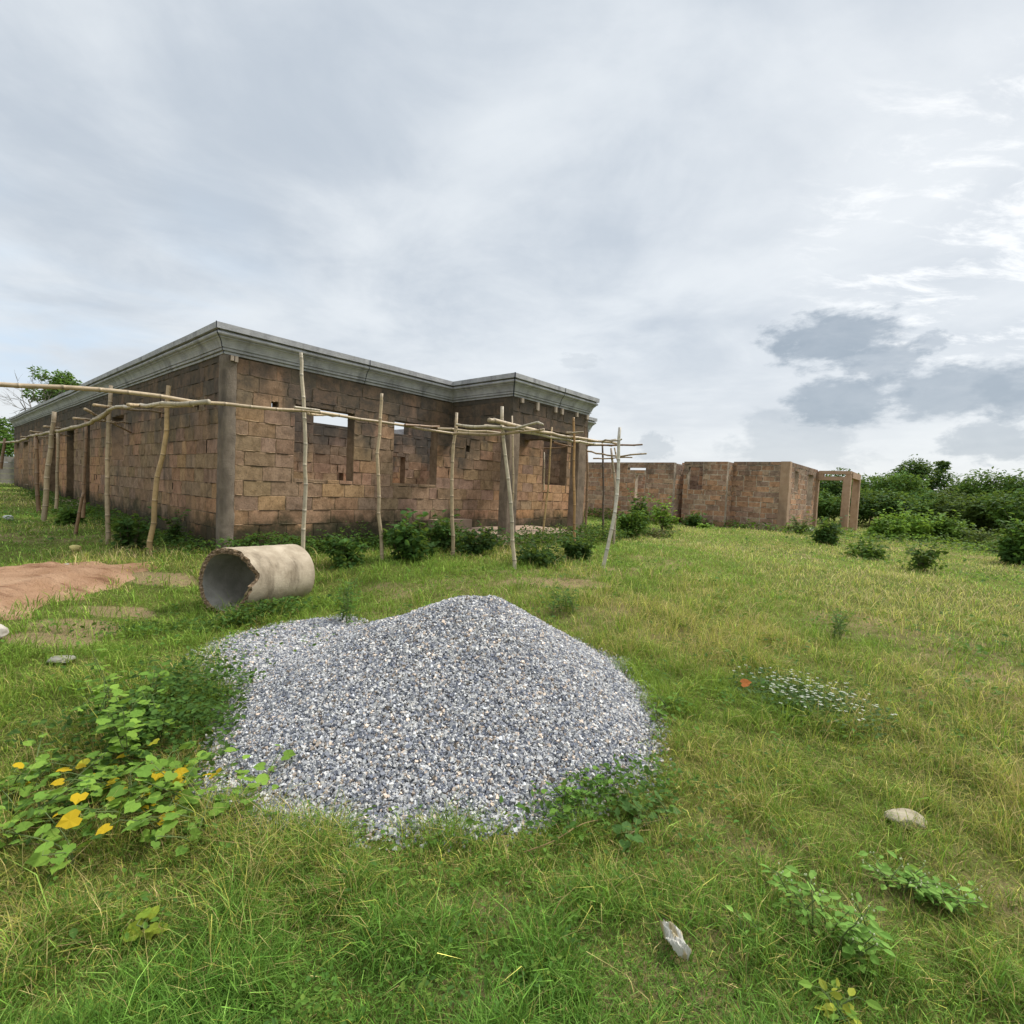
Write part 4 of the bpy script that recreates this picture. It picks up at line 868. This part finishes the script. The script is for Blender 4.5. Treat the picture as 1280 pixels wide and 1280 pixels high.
vine('little yellow green weed right of the gravel heap', [(822, 900), (835, 893), (845, 886)], .10, .05, [(.16, .29, .04), (.13, .25, .04)], 213, T=T_OVAL, nst=3, nleaf=6, lean=.5)
vine('upright weed on the lawn above the white flowers', [(1042, 800), (1048, 790), (1050, 802)], .24, .055, [(.09, .18, .03)], 214, T=T_OVAL, nst=4, nleaf=9, lean=.3)
vine('leafy weed growing over the front right foot of the gravel heap', [(705, 1000), (725, 985), (745, 990), (718, 1012), (700, 1025)], .10, .036, [(.14, .28, .045), (.19, .34, .055)], 215, nst=2, nleaf=6, lean=.5)
# white flowers
g = on_ground(1008, 884); t = thing('flowering_plant', 'low patch of small white flowers on the lawn', 'flowers', g); rg = np.random.default_rng(61); mf = MB(); mw = MB(); n = 1900
wdir = 1.0; x = rg.normal(0, .22, n); y = rg.normal(0, .24, n); k = (x / .45) ** 2 + (y / .5) ** 2 < 1; x, y = x[k] + g[0] - .0, y[k] + g[1] + (x[k]) * -.25; n = len(x); z = ground(x, y) + rg.random(n) * .12
leaves(mf, np.stack([x, y, z], 1), rand_dirs(rg, n, .4), up_norm(rg, n, .4), .035 * rg.uniform(.6, 1.3, n), np.array(((.07, .13, .04), (.10, .17, .05)))[rg.integers(2, size=n)], T_OVAL); mf.build('foliage', M_LEAF, t)
m = 170; s = rg.permutation(n)[:m]
for i in s:
    c = np.array([x[i], y[i], gz(x[i], y[i]) + rg.uniform(.10, .16)])
    for j in range(5):
        a = j * 2 * PI / 5 + rg.random(); leaves(mw, c[None], np.array([[math.cos(a), math.sin(a), .25]]), np.array([[0, 0, 1.]]), np.array([.015]), (.70, .70, .58), T_DIA)
mw.build('flower', M_LEAF, t)

# ------------------------------------------------------------------ stones and litter
def rock(name, label, cat, px, py, w, h, col, seed, mat=M_ROCK, sink=.25, elong=.7, rot=0.0):
    rg = np.random.default_rng(seed); g = on_ground(px, py); d = (g - CAM) @ F0; W_ = w / FPX * d / 2; Hh = h / FPX * d
    import bmesh
    bm = bmesh.new(); bmesh.ops.create_icosphere(bm, subdivisions=3, radius=1); V = np.array([v.co[:] for v in bm.verts]); F = [tuple(v.index for v in f.verts) for f in bm.faces]; bm.free()
    pl = rg.normal(size=(9, 3)); pl /= np.linalg.norm(pl, axis=1)[:, None]; off = rg.uniform(.55, .9, 9)
    for p, o in zip(pl, off):
        k = V @ p; ex = np.maximum(k - o, 0); V = V - ex[:, None] * p * .85
    V = V + rg.normal(0, .02, V.shape); V = V * np.array([W_, W_ * elong, Hh * .75]); c, s_ = math.cos(rot), math.sin(rot); V = np.stack([c * V[:, 0] - s_ * V[:, 1], s_ * V[:, 0] + c * V[:, 1], V[:, 2]], 1)
    V = V + g + np.array([0, 0, Hh * (.75 - sink)]); mb = MB(); mb.add(V, F, col)
    return tag(mb.build(name, mat, loc=g, smooth=False), label, cat)
rock('stone', 'flat pale stone lying in the grass of the right lawn', 'stone', 1131, 1032, 54, 13, (.36, .31, .22), 301, sink=.12)
rock('stone', 'whitish rounded stone at the left border near the sand', 'stone', -6, 802, 30, 17, (.43, .39, .33), 302, sink=.1)
rock('stone', 'small white stone far up the left grass', 'stone', 10, 651, 12, 5, (.5, .5, .48), 303, sink=.0)
rock('stone', 'long flat grey stone in the grass below the sand', 'stone', 75, 827, 36, 7, (.25, .235, .19), 304, sink=.3)
rock('stone', 'small grey stone on the upper rim of the sand', 'stone', 82, 712, 10, 6, (.36, .32, .27), 305, sink=.0)
rock('stone', 'little yellowish stone between the sand and the long wall', 'stone', 94, 690, 17, 6, (.50, .42, .16), 306, sink=.0)
rock('stone', 'pale rubble lump at the foot of the far shell corner', 'stone', 1012, 668, 10, 6, (.4, .36, .3), 307, sink=.0)
# crumpled plastic bag: a creased leaf-shaped double sheet
g = on_ground(842, 1190); rg = np.random.default_rng(66); mb = MB(); nu, nv = 30, 13; T1 = []; T2 = []; C_ = []
axd = on_ground(824, 1160) - on_ground(856, 1200); Lb = np.linalg.norm(axd); axd /= Lb; sdv = np.cross(axd, ZA); sdv /= np.linalg.norm(sdv)
for i in range(nu):
    f = i / (nu - 1)
    for j in range(nv):
        w_ = 2 * j / (nv - 1) - 1; hw = .030 * math.sin(PI * (.10 + .86 * f)) ** .7 * (1 + .25 * math.sin(9 * f + 2 * w_))
        cr = .011 * abs(math.sin(4.2 * w_ + 6 * f)) + .008 * math.sin(11 * f + 3 * w_) + rg.uniform(-.004, .004); z_ = .045 + .022 * (1 - w_ * w_) * math.sin(PI * f) + cr
        q = g + axd * Lb * (f - .5) * (1 + .03 * math.sin(5 * w_)) + sdv * w_ * hw
        T1.append(q + [0, 0, z_]); T2.append(q + [0, 0, z_ - .004 - .012 * (1 - w_ * w_)])
        k_ = vnoise(f * 6, w_ * 2, 1.0, 171); C_.append(np.array((.42, .40, .34)) * (.6 + .6 * k_) if k_ > .38 else np.array((.33, .27, .15)))
m_ = nu * nv
F = [(i * nv + j, i * nv + j + 1, (i + 1) * nv + j + 1, (i + 1) * nv + j) for i in range(nu - 1) for j in range(nv - 1)]
F2 = [tuple(m_ + v for v in f_[::-1]) for f_ in F]; rim = [j for j in range(nv)] + [i * nv + nv - 1 for i in range(1, nu)] + [(nu - 1) * nv + j for j in range(nv - 2, -1, -1)] + [i * nv for i in range(nu - 2, 0, -1)]
F3 = [(rim[k], rim[(k + 1) % len(rim)], m_ + rim[(k + 1) % len(rim)], m_ + rim[k]) for k in range(len(rim))]
mb.add(T1 + T2, F + F2 + F3, np.array([np.array(c_, float) for c_ in C_ + C_])); tag(mb.build('plastic_bag', M_CLOTH, loc=g), 'crumpled dirty white plastic wrapper in the front grass', 'litter')
# fallen orange leaf and a dry stalk
g = on_ground(925, 876) + np.array([0, 0, .13]); mb = MB(); leaves(mb, g[None], np.array([[.8, -.3, .3]]), np.array([[-.3, -.6, .8]]), np.array([.07]), (.62, .19, .06), T_LOBE); tag(mb.build('fallen_leaf', M_LEAF, loc=g), 'single orange leaf left of the white flowers', 'leaf')
P = [on_ground(655, 1074) + [0, 0, .03], on_ground(690, 1072) + [0, 0, .07], on_ground(725, 1056) + [0, 0, .09], on_ground(752, 1043) + [0, 0, .07]]
mb = MB(); mb.tube(smooth(P, 6), np.linspace(.003, .0015, 19), 6, (.24, .17, .07)); tag(mb.build('dry_stalk', M_STEM, loc=P[0]), 'long bent brown dry stalk in front of the gravel', 'stalk')

# ------------------------------------------------------------------ grass
def blades(mb, x, y, hgt, wid, col, rg, lean=(.35, 1.45)):
    n = len(x); z = ground(x, y) - .01; az = rg.uniform(0, 2 * PI, n); ln = rg.uniform(*lean, n)
    d = np.stack([np.cos(az), np.sin(az), np.zeros(n)], 1); B = np.stack([-np.sin(az + rg.normal(0, .9, n)), np.cos(az), np.zeros(n)], 1)
    P = np.stack([x, y, z], 1); up = np.array([0, 0, 1.])
    m1 = P + (d * (ln * .30)[:, None] + up * np.cos(ln * .45)[:, None] * .55) * hgt[:, None]
    m2 = P + (d * (ln * .85)[:, None] + up * (np.cos(ln * .85))[:, None] * .98) * hgt[:, None]
    w = (wid / 2)[:, None]
    V = np.stack([P - B * w, P + B * w, m1 + B * w * .85, m1 - B * w * .85, m2], 1).reshape(-1, 3); o = (np.arange(n) * 5)[:, None]
    mb.V.append(V); mb.C.append(np.repeat(col, 5, 0)); mb.F.append(o + np.array([0, 1, 2, 3]) + mb.n); mb.F.append(o + np.array([3, 2, 4]) + mb.n); mb.n += len(V)
rg = np.random.default_rng(90); NB = 680000
r = np.exp(rg.uniform(math.log(.95), math.log(42), NB)); a = rg.uniform(-1.0, 1.0, NB); x = r * np.sin(a); y = r * np.cos(a)
hd = np.where(inside(x, y, HEAP), edge_dist(x, y, HEAP), -edge_dist(x, y, HEAP)); sdn = np.where(inside(x, y, SPREAD), edge_dist(x, y, SPREAD), -edge_dist(x, y, SPREAD))
keep = (hd < rg.normal(-.02, .05, NB)) & (sdn < rg.normal(0, .08, NB)) & ~in_house(x, y, .0) & ((sand_d(x, y) < rg.normal(-.02, .12, NB)) | ((fbm(x, y, 2.4, 151) > .60) & (rg.random(NB) < .35) & (sand_d(x, y) < .5)))
keep &= rg.random(NB) > bare_f(x, y) * .86
x, y, r, hd = x[keep], y[keep], r[keep], hd[keep]; n = len(x)
ty = fbm(x, y, .55, 111, 3); tb = fbm(x, y, 1.7, 121, 3); rnd = rg.random(n)
right = 1 / (1 + np.exp(-(x - .3 * y) * 1.2))          # the open right lawn is drier than the strip in front
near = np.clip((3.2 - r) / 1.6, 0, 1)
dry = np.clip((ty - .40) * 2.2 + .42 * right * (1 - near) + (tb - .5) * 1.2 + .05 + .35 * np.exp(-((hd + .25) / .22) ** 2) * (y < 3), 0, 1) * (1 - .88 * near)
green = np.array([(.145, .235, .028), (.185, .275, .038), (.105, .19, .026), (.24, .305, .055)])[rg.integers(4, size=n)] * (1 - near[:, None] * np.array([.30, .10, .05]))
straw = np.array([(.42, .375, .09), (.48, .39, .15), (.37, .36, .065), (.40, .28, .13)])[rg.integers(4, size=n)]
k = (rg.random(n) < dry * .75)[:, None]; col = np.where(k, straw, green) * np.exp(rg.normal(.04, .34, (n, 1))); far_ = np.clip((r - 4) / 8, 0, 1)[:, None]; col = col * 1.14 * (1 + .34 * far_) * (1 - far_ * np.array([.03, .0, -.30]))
hgt = (.045 + .045 * tb + .04 * ty) * (1 - .15 * near) * np.exp(rg.normal(0, .3, n)) * (1 + .2 * np.clip((r - 3) / 6, 0, 1)); tuft = fbm(x, y, 5.5, 161, 2); hgt = hgt * (.55 + (1.25 - .6 * np.clip((r - 4) / 8, 0, 1)) * np.clip((tuft - .38) * 2.6, 0, 1)) * np.where(r < 3.6, .80, 1.0) * (1 - .3 * np.clip((r - 7) / 6, 0, 1)); hgt = np.where(k[:, 0], hgt * 1.3, hgt)
wid = np.maximum(.0027, .0009 * r) * rg.uniform(.7, 1.4, n); wid = np.where(k[:, 0], wid * .7, wid)
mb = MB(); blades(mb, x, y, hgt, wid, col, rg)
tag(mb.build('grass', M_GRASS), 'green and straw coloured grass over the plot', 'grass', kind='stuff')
# little broad-leaved weeds mixed into the grass
mb = MB(); n0 = 2600; r = np.exp(rg.uniform(math.log(1.3), math.log(26), n0)); a = rg.uniform(-.95, .95, n0); x = r * np.sin(a); y = r * np.cos(a)
hd = np.where(inside(x, y, HEAP), 1, -1); k = (hd < 0) & ~in_house(x, y, .05) & (sand_d(x, y) < -.05) & (fbm(x, y, .9, 131) > .44); x, y, r = x[k], y[k], r[k]
for i in range(len(x)):
    m = rg.integers(4, 10); sc = .011 + .0042 * r[i] * rg.uniform(.5, 1.6); sp_ = sc * 1.6; px_ = x[i] + rg.normal(0, sp_, m); py_ = y[i] + rg.normal(0, sp_, m); pz = gz(x[i], y[i]) + rg.uniform(.03, .11, m)
    c = np.array(((.09, .19, .03), (.12, .23, .035), (.07, .15, .03), (.16, .24, .04)))[rg.integers(4)] * rg.uniform(.75, 1.2, (m, 1))
    leaves(mb, np.stack([px_, py_, pz], 1), rand_dirs(rg, m, .3), up_norm(rg, m, .35), sc * rg.uniform(.7, 1.4, m), c, T_OVAL)
tag(mb.build('weeds', M_LEAF), 'small broad leaved weeds among the grass', 'weeds', kind='stuff')

# ------------------------------------------------------------------ sky and sun
SUN_AZ, SUN_EL = math.radians(62), math.radians(48)
w = bpy.data.worlds.new('World'); SC.world = w; w.use_nodes = True; nt = w.node_tree; nt.nodes.clear(); n = N(nt)
out = nt.nodes.new('ShaderNodeOutputWorld'); bg = nt.nodes.new('ShaderNodeBackground'); bg.inputs[1].default_value = .1; n.link(bg.outputs[0], out.inputs[0])
sky = nt.nodes.new('ShaderNodeTexSky'); sky.sky_type = 'NISHITA'; sky.sun_disc = False; sky.sun_elevation = SUN_EL; sky.sun_rotation = SUN_AZ
tc = nt.nodes.new('ShaderNodeTexCoord'); dv = n.vmath('NORMALIZE', tc.outputs['Generated']); sx, sy, sz = n.sep(dv)
zc = n.math('ADD', n.math('MAXIMUM', sz, 0.0), .14)
pl = n.comb(n.math('DIVIDE', sx, zc), n.math('DIVIDE', sy, zc), 0.0)
big = n.noise(pl, .55, 3, .5, .4); med = n.noise(n.vmath('ADD', pl, (7, 3, 0)), 1.5, 6, .56, .5); fin = n.noise(n.vmath('ADD', pl, (1, 9, 0)), 4.5, 6, .6, .3)
mixd = n.math('ADD', n.math('ADD', n.math('MULTIPLY', big, .5), n.math('MULTIPLY', med, .38)), n.math('MULTIPLY', fin, .12))
cl = n.mix(n.step(mixd, .38, .60), (4.75, 5.3, 5.95), (7.0, 7.4, 7.75))
low = n.step(sz, .30, .03)
cl = n.mix(n.math('MULTIPLY', low, .72), cl, (7.55, 7.72, 7.82))
def dirof(px, py):
    d = ray(px, py); d = d / np.linalg.norm(d); return d
def glow(px, py, w0, w1):
    d = dirof(px, py); return n.step(n.vmath('DOT_PRODUCT', dv, tuple(d), 1), math.cos(w0), math.cos(w1))
# thin bright break in the overcast, upper right
brk = n.math('MULTIPLY', glow(1235, 275, .29, .05), n.step(n.noise(n.vmath('MULTIPLY', n.vmath('ADD', pl, (3, 5, 0)), (1.0, 2.2, 1)), 3.6, 8, .66, .35), .47, .66))
cl = n.mix(brk, cl, (9.2, 9.35, 9.4)); cl = n.mix(n.math('MULTIPLY', glow(1230, 300, .5, .05), .30), cl, (7.9, 8.1, 8.2))
# low blue-grey cumulus, upper edges ragged
az = n.math('ARCTAN2', sx, sy); el = n.math('ARCSINE', sz)
def blob(px, py, wpx, hpx, dens, seed, soft=(.85, .35)):
    d = dirof(px, py); a0 = math.atan2(d[0], d[1]); e0 = math.asin(d[2]); de = dirof(px + wpx, py); sa = abs(math.atan2(de[0], de[1]) - a0); dh = dirof(px, py - hpx); se = abs(math.asin(dh[2]) - e0)
    u_ = n.math('DIVIDE', n.math('SUBTRACT', az, a0), sa); v_ = n.math('DIVIDE', n.math('SUBTRACT', el, e0), se)
    q = n.comb(u_, v_, seed); L = n.math('SQRT', n.math('ADD', n.math('MULTIPLY', u_, u_), n.math('MULTIPLY', v_, v_)))
    wv = n.math('MULTIPLY', n.math('SUBTRACT', n.noise(q, 2.1, 8, .62, .15), .5), 1.5)
    return n.math('MULTIPLY', n.math('ADD', .70, n.math('MULTIPLY', n.noise(q, 1.6, 6, .6, .3), .6)), n.math('MULTIPLY', n.step(n.math('ADD', L, wv), soft[0] + .05, soft[1] + .13), dens), clamp=True)
for (px, py, wp, hp, de, sd_) in ((1035, 425, 120, 46, .82, 1.0), (1105, 452, 80, 34, .62, 2.5), (1185, 488, 140, 50, .66, 2.0), (1045, 505, 105, 40, .74, 3.0), (1285, 488, 110, 46, .62, 10.0), (1235, 552, 95, 34, .5, 5.0), (1000, 552, 130, 52, .36, 6.0), (818, 558, 34, 22, .34, 7.0), (1162, 428, 34, 18, .42, 8.0), (725, 452, 34, 14, .2, 9.0)):
    cl = n.mix(blob(px, py, wp, hp, min(.95, de * 1.12), sd_), cl, (3.15, 3.7, 4.3))
gap = n.math('MULTIPLY', glow(20, 520, .5, .02), n.step(n.noise(n.vmath('ADD', pl, (2, 2, 0)), .9, 4, .55, .4), .42, .66))
cl = n.mix(n.math('MULTIPLY', gap, .8), cl, (5.6, 6.9, 8.3))
fin_ = n.mix(.93, sky.outputs[0], cl)
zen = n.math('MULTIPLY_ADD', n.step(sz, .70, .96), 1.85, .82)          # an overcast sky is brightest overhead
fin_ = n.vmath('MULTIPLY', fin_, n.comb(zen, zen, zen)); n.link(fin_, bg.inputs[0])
sl_ = bpy.data.lights.new('sun', 'SUN'); sl_.energy = 2.9; sl_.angle = math.radians(11); sl_.color = (1, .96, .90)
so = bpy.data.objects.new('sun', sl_); COL.objects.link(so); sd3 = Vector((math.sin(SUN_AZ) * math.cos(SUN_EL), math.cos(SUN_AZ) * math.cos(SUN_EL), math.sin(SUN_EL)))
so.rotation_euler = sd3.to_track_quat('Z', 'Y').to_euler(); so.location = (10, 0, 20)

vs = SC.view_settings; vs.view_transform = 'Standard'; vs.look = 'None'; vs.exposure = .55; vs.gamma = 1
SC.render.resolution_x = SC.render.resolution_y = 1024
SC.cycles.max_bounces = 5; SC.cycles.diffuse_bounces = 3; SC.cycles.transmission_bounces = 3; SC.cycles.transparent_max_bounces = 4
try: SC.cycles.use_denoising = True
except Exception: pass
